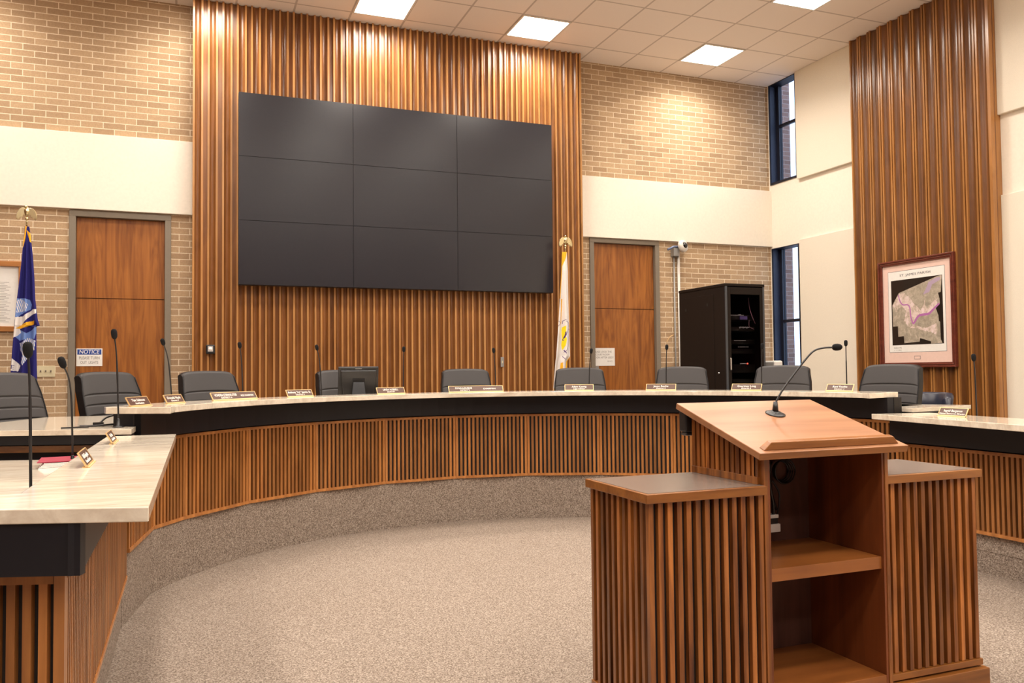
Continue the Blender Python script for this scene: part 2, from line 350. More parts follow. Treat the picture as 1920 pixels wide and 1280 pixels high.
# acoustic wall panels on the right wall (between window and panelling, and right of the panelling)
RX = 7.60; RY0, RY1 = 5.985, 7.885                    # right wall panelling front plane and extent
def apanel(y0, y1, z0, z1, th, lab):
    m_ = MB(); m_.box(XW-th, XW, y0, y1, z0, z1); tag(m_.build('acoustic_panel', 'cream2', bevel=.006), lab, 'wall panel', 'cream fabric panels on the right wall')
apanel(RY1+.0, 8.985, H+2.56, ZC, .045, 'cream fabric wall panel under the ceiling between window and wood panelling')
apanel(RY1+.0, 8.985, .3, H+1.737, .03, 'cream fabric wall panel low on wall between tall window and map panelling')
apanel(2.2, RY0-.0, H+2.56, ZC, .045, 'cream fabric wall panel under the ceiling right of the wood panelling')
apanel(2.2, RY0-.0, .2, H+1.737, .03, 'cream fabric wall panel low on the wall right of the map panelling')
# ------------------------------------------------------------------ fluted wood panelling
def flutes(L, z0, z1, depth, unit=.1487, slot=.044, w=.020):
    """local: x along the wall, y=0 is the back board, fins stick out to -depth"""
    m_ = MB(); m_.box(0, L, -.012, 0, z0, z1, 2)
    n = round(L/unit); p = L/n; tr = p-slot-2*w
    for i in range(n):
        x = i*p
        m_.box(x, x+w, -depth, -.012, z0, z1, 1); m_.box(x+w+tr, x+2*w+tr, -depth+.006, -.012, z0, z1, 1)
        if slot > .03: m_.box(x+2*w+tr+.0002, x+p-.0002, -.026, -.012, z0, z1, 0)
        # shallow cove between the fins
        K = 8; q = []
        for k_ in range(K+1):
            u_ = k_/K; q.append((x+w+.0002+(tr-.0004)*u_, -.020-.020*abs(2*u_-1)**2))
        for k_ in range(K):
            (xa, ya), (xb, yb) = q[k_], q[k_+1]; m_.quad((xa, ya, z0), (xb, yb, z0), (xb, yb, z1), (xa, ya, z1), 0)
    m_.box(L-w, L, -depth, -.012, z0, z1, 1)
    return m_
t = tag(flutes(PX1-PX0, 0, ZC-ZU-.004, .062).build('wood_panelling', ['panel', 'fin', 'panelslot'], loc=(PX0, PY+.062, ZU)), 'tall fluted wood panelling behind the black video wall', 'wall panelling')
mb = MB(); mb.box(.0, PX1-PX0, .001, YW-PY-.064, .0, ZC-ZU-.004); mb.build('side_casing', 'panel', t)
t = tag(flutes(RY1-RY0, 0, ZC-.004-.2, .062, .158, .018, .021).build('wood_panelling', ['panel_shaded', 'fin_shaded', 'panelslot']), 'tall fluted wood panelling on right wall carrying the framed map', 'wall panelling')
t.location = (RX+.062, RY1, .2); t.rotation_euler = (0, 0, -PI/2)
mb = MB(); mb.box(0, RY1-RY0, .001, XW-RX-.064, 0, ZC-.204); mb.build('side_casing', 'fin_shaded', t)
# ------------------------------------------------------------------ ceiling lights
k = 0
PLACES = {(-7, 0): 'square ceiling light panel above the left part of the video wall', (-4, 0): 'square ceiling light panel above the right part of the video wall',
          (0, 0): 'square ceiling light panel near the brick wall above the tall window corner', (0, 3): 'square ceiling light panel cut by the top edge, toward the right wall'}
for cc in (-14, -10, -7, -4, 0):
    for rr in (0, 3, 7, 10, 14, 17, 21):
        t = thing('ceiling_light', PLACES.get((cc, rr), 'square ceiling light panel farther back in the room, out of the photo'), 'ceiling light', (GX+(cc+.5)*.61, GY-(rr+.5)*.61, ZC), 0, 'square ceiling light panels')
        if (cc, rr) not in PLACES: t['label'] = 'square ceiling light panel overhead, outside the view'
        f = MB(); h = .302
        f.box(-h, h, -h, -h+.022, -.012, 0); f.box(-h, h, h-.022, h, -.012, 0); f.box(-h, -h+.022, -h+.022, h-.022, -.012, 0); f.box(h-.022, h, -h+.022, h-.022, -.012, 0)
        f.build('frame', 'pipe', t)
        f = MB(); f.box(-h+.022, h-.022, -h+.022, h-.022, -.008, -.002); f.build('diffuser', 'diff', t)
        la = bpy.data.lights.new('troffer_lamp', 'AREA'); la.shape = 'SQUARE'; la.size = .54; la.energy = LAMP_W; la.color = LAMP_COL; la.spread = LAMP_SPREAD
        lo = bpy.data.objects.new('lamp', la); COL.objects.link(lo); lo.parent = t; lo.location = (0, 0, -.011)
# ------------------------------------------------------------------ doors
def door(n, D, split, seed):
    x0, x1, zt = D
    f = MB(); w = .062
    for a, b_, yy in ((0, w, YW-.02), ):
        f.box(x0, x0+w, YW-.02, YW+.14, ZU, zt-w); f.box(x1-w, x1, YW-.02, YW+.14, ZU, zt-w); f.box(x0, x1, YW-.02, YW+.14, zt-w, zt)
        f.box(x0+w, x0+w+.014, YW+.06, YW+.14, ZU, zt-w-.014); f.box(x1-w-.014, x1-w, YW+.06, YW+.14, ZU, zt-w-.014); f.box(x0+w, x1-w, YW+.06, YW+.14, zt-w-.014, zt-w)
    o = struct(f.build('door_%d' % n, 'dframe', bevel=.003))
    f = MB(); f.box(x0+w+.003, x1-w-.003, YW+.035, YW+.075, ZU+.01, split-.004); f.build('leaf', 'door', o)
    f = MB(); f.box(x0+w+.003, x1-w-.003, YW+.035, YW+.075, split+.004, zt-w-.004); f.build('transom_panel', 'door', o)
    f = MB(); f.box(x0+w, x1-w, YW+.09, YW+.12, ZU, zt-w); f.build('backing', 'oakblk', o)
    if 0: f = MB(); f.lathe([(0, -.09), (.018, -.085), (.026, -.07), (.024, -.055), (.010, -.045), (.010, -.012), (.03, -.01), (.032, 0)], 16, M_=Matrix.Translation((x1-w-.07, YW+.035, ZU+1.0))@Matrix.Rotation(-PI/2, 4, 'X'))
    return o
door(1, D1, H+.80, 1); door(2, D2, H+.80, 2)
# ------------------------------------------------------------------ platforms (carpeted dais)
AV = [154+0.001, 146.4, 132.2, 118, 103.8, 89.6, 75.4, 61.2, 47, 32.8, 18.6, 5.0]
RS = 2.79
verts = [(-.312, 5.145), (-.213, 5.843)]+[ring(RS, a) for a in AV[1:]]
arcR = [(-.345, 5.1)]+arc(RS-.0, 155, 4, 44)
mb = MB(); outer = [(XL, 5.1), (XL, YW), (XW, YW), (XW, 4.8)]
mb.prism(arcR+[(XW, arcR[-1][1])]+[(XW, YW), (XL, YW), (XL, 5.1)], 0, ZU); struct(mb.build('floor_dais', 'carpet'))
rin = [(-.346, 5.1)]+arc(RS+.004, 155, 4, 44); rout = [(-.5, 5.16)]+arc(RS+.13, 155, 4, 44)
mb = MB(); mb.strip(rin, rout, 0, H-1.0); struct(mb.build('baseboard_curved', 'carpet', smooth=False))
mb = MB(); mb.box(XL, -.348, 2.68, 5.1, 0, ZL); mb.box(-.50, -.346, 2.68, 5.1, ZL, H-1.135); mb.prism([(-.346, 2.68), (-1.9, 3.2), (-1.9, 3.35), (-.346, 2.83)], 0, H-1.135); struct(mb.build('floor_dais_left', 'carpet'))
mb = MB(); mb.box(5.015, XW, -.5, 4.85, 0, ZL); mb.box(5.012, 5.14, -.5, 4.85, ZL, H-1.135); struct(mb.build('floor_dais_right', 'carpet'))
# ------------------------------------------------------------------ slatted desk fronts
def slat_panel(p0, p1, z0, z1, parent, name='slat_panel', pitch=.0405, w=.021, dep=.02, mats=('slat', 'oakblk'), rail=.022, endpost=0, flip=False, tail=0):
    """front face runs p0->p1 with its visible side to the right of the direction (or left when flip)"""
    p0, p1 = Vector(p0), Vector(p1); L = (p1-p0).length; a = math.atan2(p1.y-p0.y, p1.x-p0.x)
    m_ = MB(); s = 1 if not flip else -1
    def bx(x0, x1, d0, d1, za, zb, mi=0):    # d measured from the front face inwards
        y0, y1 = (d0, d1) if s > 0 else (-d1, -d0); m_.box(x0, x1, y0, y1, za, zb, mi)
    h = z1-z0
    bx(.0006, L-.0006, dep, dep+.02, 0, h, 1)
    bx(.0006, L-.0006, -.004, dep, h-rail, h); bx(.0006, L-.0006, -.004, dep, 0, rail)
    n = max(1, int(round((L-.01)/pitch))); pp = (L-tail-w-.004)/n
    for i in range(n+1):
        x = .002+i*pp
        bx(x, x+w, 0, dep, rail, h-rail)
    if endpost:
        bx(0, endpost, -.003, dep, rail, h-rail); bx(L-endpost, L, -.003, dep, rail, h-rail)
    o = m_.build(name, list(mats), parent)
    o.location = (p0.x, p0.y, z0); o.rotation_euler = (0, 0, a)
    return o
desk = thing('curved_dais_desk', 'curved slatted wood dais desk front with black fascia facing the well', 'desk', (CX, CY+RS, 0))
def child_world(o, root):   # keep world placement under a translated/rotated root
    bpy.context.view_layer.update(); o.matrix_parent_inverse = root.matrix_world.inverted(); return o
for i in range(len(verts)-1):
    child_world(slat_panel(verts[i], verts[i+1], H-1.0, H-.415, desk), desk)
mb = MB(); mb.strip(arc(2.75, 159.5, 6.2, 44), arc(2.79, 159.5, 6.2, 44), H-.405, H-.24)
mb.prism([ring(2.75, 159.5), ring(2.79, 159.5), (-.43, 5.69), (-.435, 5.655)], H-.405, H-.24)
mb.prism([ring(2.75, 6.2), ring(2.79, 6.2), (5.16, 4.96), (5.16, 4.92)], H-.405, H-.24)
child_world(mb.build('fascia', 'black', desk), desk)
mb = MB(); mb.strip(arc(2.815, 156, 6, 44), arc(2.9, 156, 6, 44), H-1.0, H-.24); mb.prism([(-.345, 5.13), (-.245, 5.85), ring(2.83, 154), ring(2.9, 154), (-.44, 5.15)], H-1.0, H-.40); child_world(mb.build('carcass', 'oakblk', desk), desk)
A = [(-.104, 5.42)]+arc(2.57, 158, 8, 50)+[(4.80, 4.86)]
B = [(-.475, 5.63)]+arc(3.0, 158.5, 8.5, 50)+[(5.215, 4.985)]
mb = MB(); mb.strip(A, B, H-.24, H-.20)
tag(mb.build('stone_countertop', 'stone', bevel=.003), 'long curved cream stone countertop on the upper dais desk', 'countertop')
# upper worktops behind the counter
mb = MB()
WI = [(-.315, 5.335)]+arc(2.91, 153, 10, 30)+[(5.175, 5.02)]
WO = [(-1.93, 5.915), (-1.9, 6.25), (-1.22, 6.55), (-1.02, 7.22), (-.35, 7.16)]+[ring(3.47+.30*max(0, (a-125)/28), a) for a in [138-128*i/30 for i in range(31)]]+[(5.75, 5.2)]
mb.prism(WI+WO[::-1], H-.352, H-.32)
tag(mb.build('stone_worktop', 'stone', bevel=.002), 'lower cream stone worktop running behind the curved counter to the left', 'worktop')
mb = MB(); mb.prism([(5.165, 4.80), (5.97, 4.96), (5.66, 5.44), (5.2, 5.03)], H-.352, H-.32)
tag(mb.build('stone_worktop', 'stone', bevel=.002), 'small cream stone worktop corner beside the right end of the curved counter', 'worktop')
d2 = thing('return_desk', 'black fronted return desk below the left upper stone worktop', 'desk', (-1, 5.7, ZU))
e0, e1 = Vector((-.34, 5.375)), Vector((-1.9, 5.93)); dn = (e1-e0).normalized(); nn = Vector((-dn.y, dn.x))
if nn.y < 0: nn = -nn
def slabp(a, b_, d0, d1, z0, z1, mi=0, m_=None):
    m_.prism([tuple(a+nn*d0), tuple(b_+nn*d0), tuple(b_+nn*d1), tuple(a+nn*d1)], z0, z1, mi)
mb = MB(); slabp(e0, e1, 0, .03, H-.408, H-.352, 0, mb); child_world(mb.build('fascia', 'black', d2), d2)
mb = MB(); slabp(e0, e1, .04, .07, H-.456, H-.417, 0, mb); child_world(mb.build('rail', 'lectx', d2), d2)
mb = MB(); slabp(e0, e1, .072, .10, ZU, H-.352, 0, mb); child_world(mb.build('panel', 'black', d2), d2)
mb = MB(); mb.box(-1.6, -1.55, 5.93, 6.2, ZU, H-.352); child_world(mb.build('leg_panel', 'black', d2), d2)
d3 = thing('return_desk', 'black fronted return desk below the right upper stone worktop', 'desk', (5.4, 5.1, ZU))
mb = MB(); mb.prism([(5.19, 4.845), (5.9, 4.985), (5.66, 5.38), (5.23, 5.02)], ZU, H-.353); child_world(mb.build('panel', 'black', d3), d3)
# left side desk
SD = thing('side_desk', 'slatted left side desk with black fascia nearest the camera', 'desk', (-.6, 3.8, 0))
for y0, y1 in ((2.655, 3.23), (3.232, 3.86), (3.862, 4.49), (4.492, 5.09)):
    child_world(slat_panel((-.32, y0), (-.32, y1), H-1.135, H-.55, SD), SD)
child_world(slat_panel((-1.9, 3.13), (-.345, 2.602), H-1.135, H-.55, SD, name='end_slat_panel', pitch=.0438, w=.0235, tail=.016, rail=.024, mats=('slat', 'oakblk')), SD)
fd = Vector((-.37, .124)).normalized(); fn = Vector((-fd.y, fd.x)); fn = fn if fn.y > 0 else -fn
P0 = Vector((-.27, 2.495)); P1 = P0+fd*1.6
mb = MB(); mb.prism([tuple(P0), tuple(P1), tuple(P1+fn*.03), tuple(P0+fn*.03+Vector((-.0, 0)))], H-.535, H-.395); mb.box(-.30, -.27, 2.50, 5.2, H-.535, H-.395); child_world(mb.build('fascia', 'black', SD), SD)
mb = MB(); mb.box(-.345, -.3185, 2.598, 2.6555, H-1.135, H-.55); mb.box(-.42, -.345, 2.78, 5.1, H-1.135, H-.395, 1); mb.prism([(-.35, 2.66), (-1.9, 3.18), (-1.9, 3.25), (-.35, 2.75)], H-1.135, H-.395, 1); child_world(mb.build('carcass', ['slat', 'black'], SD), SD)
mb = MB(); mb.prism([(-.10, 2.43), (-1.75, 2.985), (-1.65, 3.28), (-.475, 2.885), (-.44, 5.30), (-.072, 5.30)], H-.395, H-.355)
tag(mb.build('stone_countertop', 'stone', bevel=.003), 'cream stone countertop of the near left side desk', 'countertop')
mb = MB(); mb.prism([(-.43, 3.0), (-1.7, 3.4), (-1.75, 5.75), (-.43, 5.31)], H-.515, H-.485)
tag(mb.build('stone_worktop', 'stone', bevel=.002), 'low cream stone worktop behind the left side countertop holding the red folder', 'worktop')
# right side desk
SR = thing('side_desk', 'slatted right side desk with black fascia behind the lectern', 'desk', (5.1, 3.2, 0))
def rx(Y): return 4.985
for y0, y1 in ((4.80, 4.36), (4.358, 3.76), (3.758, 3.16), (3.158, 2.56), (2.558, 1.96)):
    child_world(slat_panel((4.985, y0), (4.985, y1), H-1.135, H-.575, SR, flip=False), SR)
mb = MB(); mb.box(4.93, 4.965, 1.9, 4.8, H-.56, H-.395); mb.box(4.965, 5.3, 4.765, 4.8, H-.56, H-.395); child_world(mb.build('fascia', 'black', SR), SR)
mb = MB(); mb.box(5.03, 5.12, 1.9, 4.8, H-1.135, H-.395); child_world(mb.build('carcass', 'black', SR), SR)
mb = MB(); mb.prism([(4.815, 4.86), (4.61, 3.48), (4.38, 1.95), (4.83, 1.9), (5.10, 3.45), (5.28, 4.75)], H-.395, H-.355)
tag(mb.build('stone_countertop', 'stone', bevel=.003), 'cream stone countertop of the right side desk behind the lectern', 'countertop')
# ------------------------------------------------------------------ lectern
LX0, LX1, LX2, LX3 = 1.545, 2.052, 2.672, 3.20
LY0, LY1 = 2.62, 3.085; LYR0 = 2.65
LZ = H-.45
L = thing('lectern', 'wide slatted wood lectern with slanted top and open shelves in the foreground', 'lectern', (2.37, 2.85, 0))
def P(m_, nm, mats, bevel=.0, par=None):
    o = m_.build(nm, mats, None, bevel=bevel); o.parent = par or L
    o.location = (-L.location.x, -L.location.y, 0); return o
def wing(x0, x1, y0, side):
    cab = MB(); cab.box(x0+.026, x1-.001 if side < 0 else x1-.026, y0+.022, LY1-.022, .13, LZ-.034); 
    if side > 0: cab = MB(); cab.box(x0+.001, x1-.026, y0+.022, LY1-.022, .13, LZ-.034)
    c = P(cab, 'side_cabinet', 'oakblk')
    s = MB(); n = 12; w = .0210; z0, z1 = .135, LZ-.034
    xa, xb = (x0, x1-.004) if side < 0 else (x0+.004, x1)
    pit = (xb-xa-w)/n
    for i in range(n+1): s.box(xa+i*pit, xa+i*pit+w, y0, y0+.022, z0, z1)
    xs = x0 if side < 0 else x1-.022
    n2 = 10; pit = (LY1-y0-w)/n2
    for i in range(1, n2+1): s.box(xs+.0004, xs+.0224-.0008, y0+i*pit, y0+i*pit+w, z0, z1)
    P(s, 'slats', 'lect', .0015)
    r = MB(); r.box(x0-.006 if side < 0 else x0, x1 if side < 0 else x1+.008, y0-.008, y0+.024, .108, .134)
    xs2 = x0-.006 if side < 0 else x1-.022
    r.box(xs2, xs2+.03, y0+.024, LY1, .108, .134); P(r, 'bottom_rail', 'lectx', .0015)
    t_ = MB(); t_.box(x0-.018 if side < 0 else x0, x1 if side < 0 else x1+.02, y0-.02, LY1+.01, LZ-.034, LZ)
    o = P(t_, 'wing_top', 'lectx', .002)
    t_ = MB(); t_.box((x0-.004) if side < 0 else x0+.001, x1-.001 if side < 0 else x1+.006, y0-.004, LY1-.006, LZ, LZ+.0012); P(t_, 'laminate_inlay', 'lam')
wing(LX0, LX1, LY0, -1); wing(LX2, LX3, LYR0, 1)
slope = .30; ZB0 = H-.318-.028
def zt(y): return ZB0+(y-2.57)*slope
def side_panel(x0, x1, nm):   # pentagon in YZ, from x0 to x1
    m_ = MB(); y0, y1 = LY0, LY1
    vs = [(x0, y0, .1), (x0, y1, .1), (x0, y1, zt(y1)), (x0, y0, zt(y0))]; vs += [(x1, a, b_) for _, a, b_ in vs]
    m_.add(vs, [(3, 2, 1, 0), (4, 5, 6, 7), (0, 1, 5, 4), (1, 2, 6, 5), (2, 3, 7, 6), (3, 0, 4, 7)]); return P(m_, nm, 'lectin')
side_panel(LX1+.012, LX1+.030, 'side_panel'); side_panel(LX2-.030, LX2-.012, 'side_panel')
m_ = MB(); m_.box(LX1+.0, LX1+.018, LY0-.004, LY0+.02, .1, zt(LY0)-.002); P(m_, 'stile', 'lect', .0015)
m_ = MB(); m_.box(LX2-.018, LX2+.0, LY0-.004, LY0+.02, .1, zt(LY0)-.002); P(m_, 'stile', 'lect', .0015)
for sx, nm in ((LX1-.010, -1), (LX2-.012, 1)):   # small slats above each wing
    s = MB(); n = 13; w = .0235; pit = (LY1-LY0-w-.0)/n
    for i in range(n+1):
        y = LY0+i*pit
        if i == 0: y += .02
        vs = [(sx, y, LZ+.03), (sx, y+w, LZ+.03), (sx, y+w, zt(y+w)-.001), (sx, y, zt(y)-.001)]; vs += [(sx+.022, a, b_) for _, a, b_ in vs]
        s.add(vs, [(3, 2, 1, 0), (4, 5, 6, 7), (0, 1, 5, 4), (1, 2, 6, 5), (2, 3, 7, 6), (3, 0, 4, 7)])
    s.box(sx-.004, sx+.022, LY0+.02, LY1, LZ+.0015, LZ+.03)
    P(s, 'upper_slats', 'lectx' if 0 else 'lect', .001)
m_ = MB(); m_.box(LX1+.03, LX2-.03, LY1-.03, LY1-.012, .11, zt(LY1-.03)-.004); P(m_, 'back_panel', 'lectdk')
m_ = MB(); m_.box(LX1+.0305, LX2-.0305, LY0+.012, LY1-.031, H-.825, H-.775); P(m_, 'shelf', 'shelf', .0015)
m_ = MB(); m_.box(LX1+.0305, LX2-.0305, LY0+.0, LY1-.031, .11, .15); P(m_, 'bottom_shelf', 'shelf', .0015)
m_ = MB(); m_.box(LX0-.02, LX3+.02, LY0-.0, LY0+.03, 0, .1); m_.box(LX0-.02, LX0+.01, LY0+.03, LY1, 0, .1); m_.box(LX3-.01, LX3+.02, LY0+.03, LY1, 0, .1); m_.box(LX0+.01, LX3-.01, LY1-.03, LY1, 0, .1)
m_.box(LX0+.01, LX3-.01, LY0+.03, LY1-.03, .09, .1); P(m_, 'plinth', 'lectx', .002)
# slanted board
bm_ = Matrix.Translation((0, 2.57, ZB0))@Matrix.Rotation(math.atan(slope), 4, 'X')
m_ = MB(); m_.box(1.995, 2.728, 0, .592, 0, .027, 0, bm_); P(m_, 'slanted_top', 'lecttop', .003)
m_ = MB(); pr_ = [(2.045, 0), (2.68, 0), (2.662, .017), (2.063, .017)]
q0 = [(2.03, .022), (2.70, .022), (2.70, .056), (2.03, .056)]; q1 = [(2.062, .026), (2.668, .026), (2.668, .052), (2.062, .052)]
m_.add([bm_@Vector((a_, b_, .0272)) for a_, b_ in q0]+[bm_@Vector((a_, b_, .058)) for a_, b_ in q1], [(3, 2, 1, 0), (4, 5, 6, 7), (0, 1, 5, 4), (1, 2, 6, 5), (2, 3, 7, 6), (3, 0, 4, 7)]); P(m_, 'paper_stop', 'lectx', .003)
m_ = MB(); m_.box(1.995, 2.728, -.0015, .0, 0, .026, 0, bm_); P(m_, 'edge_band', 'lectx')
def board_pt(x, y): return Vector((x, y, zt(y)+.0285))
# lectern microphone
def smooth_path(pts, n=8):
    pts = [Vector(p) for p in pts]; out = []
    for i in range(len(pts)-1):
        p0 = pts[max(i-1, 0)]; p1 = pts[i]; p2 = pts[i+1]; p3 = pts[min(i+2, len(pts)-1)]
        for k_ in range(n):
            t_ = k_/n
            out.append(.5*((2*p1)+(-p0+p2)*t_+(2*p0-5*p1+4*p2-p3)*t_*t_+(-p0+3*p1-3*p2+p3)*t_**3))
    out.append(pts[-1]); return out
bp = board_pt(2.385, 2.955)
LM = thing('lectern_microphone', 'long black gooseneck microphone bent over the slanted lectern top', 'microphone', bp)
tiltm = Matrix.Rotation(math.atan(slope), 4, 'X')
m_ = MB(); m_.lathe([(0, 0), (.043, 0), (.043, .004), (.036, .006), (.024, .007), (.022, .013), (.0, .014)], 24, M_=tiltm); m_.build('base', 'plastic', LM)
ax = Vector((.05, .0, 1)).normalized()
m_ = MB(); m_.tube([ax*.008, ax*.03, ax*.055], [.0135, .012, .009], 14); m_.build('collar', 'plastic', LM)
LMP = []
def ray_at(x, y, Y):   # a point of the place at depth Y, from its measured direction
    d = fwd+r2*((x-960)/FPX)-u2*((y-640)/FPX); return Vector((0, 0, H))+d*(Y/d.y)
mp_ = [bp+ax*.05]+[ray_at(*q)for q in ((1468, 730, 2.95), (1492, 697, 2.94), (1516, 667, 2.93), (1529, 656, 2.925), (1545, 652, 2.92), (1562, 651, 2.915))]
m_ = MB(); m_.tube([p-bp for p in smooth_path(mp_)], .0042, 10); m_.build('gooseneck', 'plastic', LM)
h0 = mp_[-1]-bp; hd = (ray_at(1583, 650, 2.905)-mp_[-1]).normalized()
m_ = MB(); m_.tube([h0+hd*t_ for t_ in (-.003, 0, .004, .012, .024, .034, .041, .044)], [.005, .010, .0135, .0155, .0155, .0135, .009, .002], 18); m_.build('windscreen', 'foam', LM)
# small black box under the board
m_ = MB(); m_.box(-.034, .034, 0, .055, 0, .115); m_.box(-.03, .03, .004, .05, -.016, 0)
o = tag(m_.build('speaker', 'plastic', bevel=.008, seg=3), 'small glossy black box hung under left edge of the lectern top', 'box'); o.location = (LX1-.012, LY1+.06, zt(LY1-.04)-.14)
o.location = (2.052, 3.094, H-.277)
# cable and plug inside lectern
cab = MB(); cx, cz = 2.475, H-.462
for i in range(4):
    rr_ = .043+.004*i; yy = LY1-.045-.008*i
    cab.tube([(cx+rr_*math.cos(a_*PI/12)+.002*i, yy, cz+rr_*math.sin(a_*PI/12)) for a_ in range(25)], .0034, 8)
cab.tube(smooth_path([(2.375, 3.03, H-.26), (2.38, 3.02, H-.36), (2.40, 3.02, H-.44), (2.41, 3.03, H-.54), (2.435, 3.02, H-.63), (2.40, 3.01, H-.56), (2.39, 3.02, H-.46), (2.42, 3.03, H-.42)]), .005, 8)
cab.tube(smooth_path([(2.42, 3.03, H-.5), (2.45, 3.02, H-.56), (2.44, 3.02, H-.64), (2.41, 3.01, H-.66)]), .004, 8)
cab.tube(smooth_path([(2.38, 3.01, H-.40), (2.385, 3.0, H-.52), (2.40, 3.0, H-.60), (2.40, 3.0, H-.655)]), .007, 8)
tag(cab.build('coiled_cable', 'plastic'), 'coil of thin black cable hanging inside the lectern', 'cable')
pl = MB(); pl.box(2.37, 2.425, 2.985, 3.04, H-.72, H-.685); pl.box(2.37, 2.42, 2.99, 3.035, H-.66, H-.645, 0); pl.box(2.37, 2.418, 2.992, 3.033, H-.685, H-.66, 1)
tag(pl.build('power_adapter', ['paper', 'plastic'], bevel=.002), 'white and black plug adapter on the inner left side of the lectern', 'adapter')
# ------------------------------------------------------------------ video wall
VX0, VX1, VZ0, VZ1, VY = .485, 4.152, H+.945, H+3.02, 9.22
vw, vh = (VX1-VX0)/3, (VZ1-VZ0)/3
nm_c = ('left', 'middle', 'right'); nm_r = ('bottom', 'middle', 'top')
first = None
for i in range(3):
    for j in range(3):
        lab = '%s row, %s column black display panel of the video wall' % (nm_r[j], nm_c[i])
        if first is None:
            first = thing('video_wall_display', lab, 'display', (0, 0, 0), 0, 'video wall displays')
            m_ = MB(); m_.box(0, vw-.0, .02, .11, 0, vh-.0); m_.build('housing', 'plastic', first)
            m_ = MB(); m_.box(.0022, vw-.0022, .0, .0195, .0022, vh-.0022); m_.build('screen', 'screen', first)
            r_ = first
        else: r_ = copy_tree(first)
        r_['label'] = lab; r_.location = (VX0+i*vw+.0, VY, VZ0+j*vh)
# ------------------------------------------------------------------ office chairs
def make_chair():
    t = thing('office_chair', 'x', 'office chair', (0, 0, 0), 0, 'charcoal office chairs around the dais')
    NX, NV = 20, 150; z0, zt_, th = .46, 1.125, .085
    seams = [.945, .862, .779, .696, .613, .530]
    def surf(u, v, side):
        z = z0+(zt_-z0)*v
        w = (.258+.014*math.sin(PI*min(1, v*1.1)))*(1-.05*max(0, v-.8)/.2)
        zz = z-.012*u*u*v-.022*abs(u)**9*v
        lean = .02+.16*v+.05*v*v
        yb = lean-.018*abs(u)**2.5      # wraps slightly forward at the sides
        if side == 0:
            g = sum(math.exp(-((z-s_)/.0048)**2) for s_ in seams)
            puff = .016*(1-abs(u)**6)
            y = yb-puff+.013*g*(1-abs(u)**10)
            if v > .97: y += .02*((v-.97)/.03)**2
        else: y = yb+th*(1-.06*abs(u)**6)-(.02*((v-.97)/.03)**2 if v > .97 else 0)
        return (u*w, y, zz)
    m_ = MB(); vs = []
    for side in (0, 1):
        for iv in range(NV+1):
            for iu in range(NX+1): vs.append(surf(-1+2*iu/NX, iv/NV, side))
    n = (NX+1)*(NV+1); f = []
    for iv in range(NV):
        for iu in range(NX):
            a = iv*(NX+1)+iu; f.append((a, a+1, a+NX+2, a+NX+1)); f.append((n+a, n+a+NX+1, n+a+NX+2, n+a+1))
    m_.add(vs, f, 0, True)
    g = []
    for iv in range(NV):
        a = iv*(NX+1); g.append((a, a+NX+1, n+a+NX+1, n+a)); a += NX; g.append((a, n+a, n+a+NX+1, a+NX+1))
    for iu in range(NX):
        a = NV*(NX+1)+iu; g.append((a, a+1, n+a+1, n+a)); a = iu; g.append((a, n+a, n+a+1, a+1))
    k0 = len(m_.v)-len(vs)
    for q in g: m_.f.append([k0+i_ for i_ in q]); m_.mi.append(1); m_.sm.append(False)
    m_.build('backrest', ['leather', 'leatherside'], t)
    for sx in (-1, 1):       # piping along the front edges of the back
        m_ = MB(); m_.tube([Vector(surf(sx*.985, .02+.95*i/24, 0))+Vector((0, -.002, 0)) for i in range(25)], .005, 6); m_.build('piping', 'leatherside', t)
    m_ = MB(); m_.box(-.25, .25, -.27, .22, .40, .50); m_.build('seat', 'leather', t, bevel=.035, seg=4)
    for sx in (-1, 1):
        m_ = MB(); m_.tube(smooth_path([(sx*.26, -.18, .47), (sx*.30, -.2, .58), (sx*.30, -.16, .68), (sx*.30, .1, .70), (sx*.28, .2, .62)]), .014, 8); a_ = m_.build('arm', 'chrome', t)
        m_ = MB(); m_.box(sx*.30-.03, sx*.30+.03, -.17, .10, .695, .725); m_.build('arm_pad', 'leatherside', a_, bevel=.012, seg=3)
    m_ = MB(); m_.tube([(0, 0, .10), (0, 0, .40)], .028, 12); m_.build('gas_column', 'plastic', t)
    m_ = MB()
    for i in range(5):
        a = 2*PI*i/5; m_.tube([(0, 0, .12), (.15*math.cos(a), .15*math.sin(a), .105), (.30*math.cos(a), .30*math.sin(a), .07)], [.03, .022, .014], 8)
    b_ = m_.build('base', 'plastic', t)
    for i in range(5):
        a = 2*PI*i/5; m_ = MB(); c_ = (.30*math.cos(a), .30*math.sin(a), .028)
        m_.tube([(c_[0]-.022*math.sin(a), c_[1]+.022*math.cos(a), .028), (c_[0]+.022*math.sin(a), c_[1]-.022*math.cos(a), .028)], .028, 12); m_.build('caster', 'plastic', b_)
    return t
CH = [((-1.29, 7.12), 'charcoal office chair cut by left edge of the photo, in front of the blue flag', -44, 1.0),
      ((-.63, 7.57), 'charcoal office chair in front of the left door and its notice sign', -40, 1.0),
      ((.155, 7.86), 'charcoal office chair behind the vice chairman nameplate', -27, 1.0),
      ((1.38, 8.10), 'charcoal office chair half hidden by the computer monitor', -16, 1.0),
      ((2.72, 8.33), 'charcoal office chair behind the chairman nameplate', 7, 1.0),
      ((3.80, 7.80), 'charcoal office chair beside the white flag', 22, 1.0),
      ((4.745, 7.33), 'charcoal office chair in front of the equipment rack left side', 34, 1.0),
      ((5.37, 6.53), 'charcoal office chair between the equipment rack and the tall window', 49, 1.0),
      ((5.93, 5.73), 'charcoal office chair below the framed map', 70, 1.0)]
proto = None
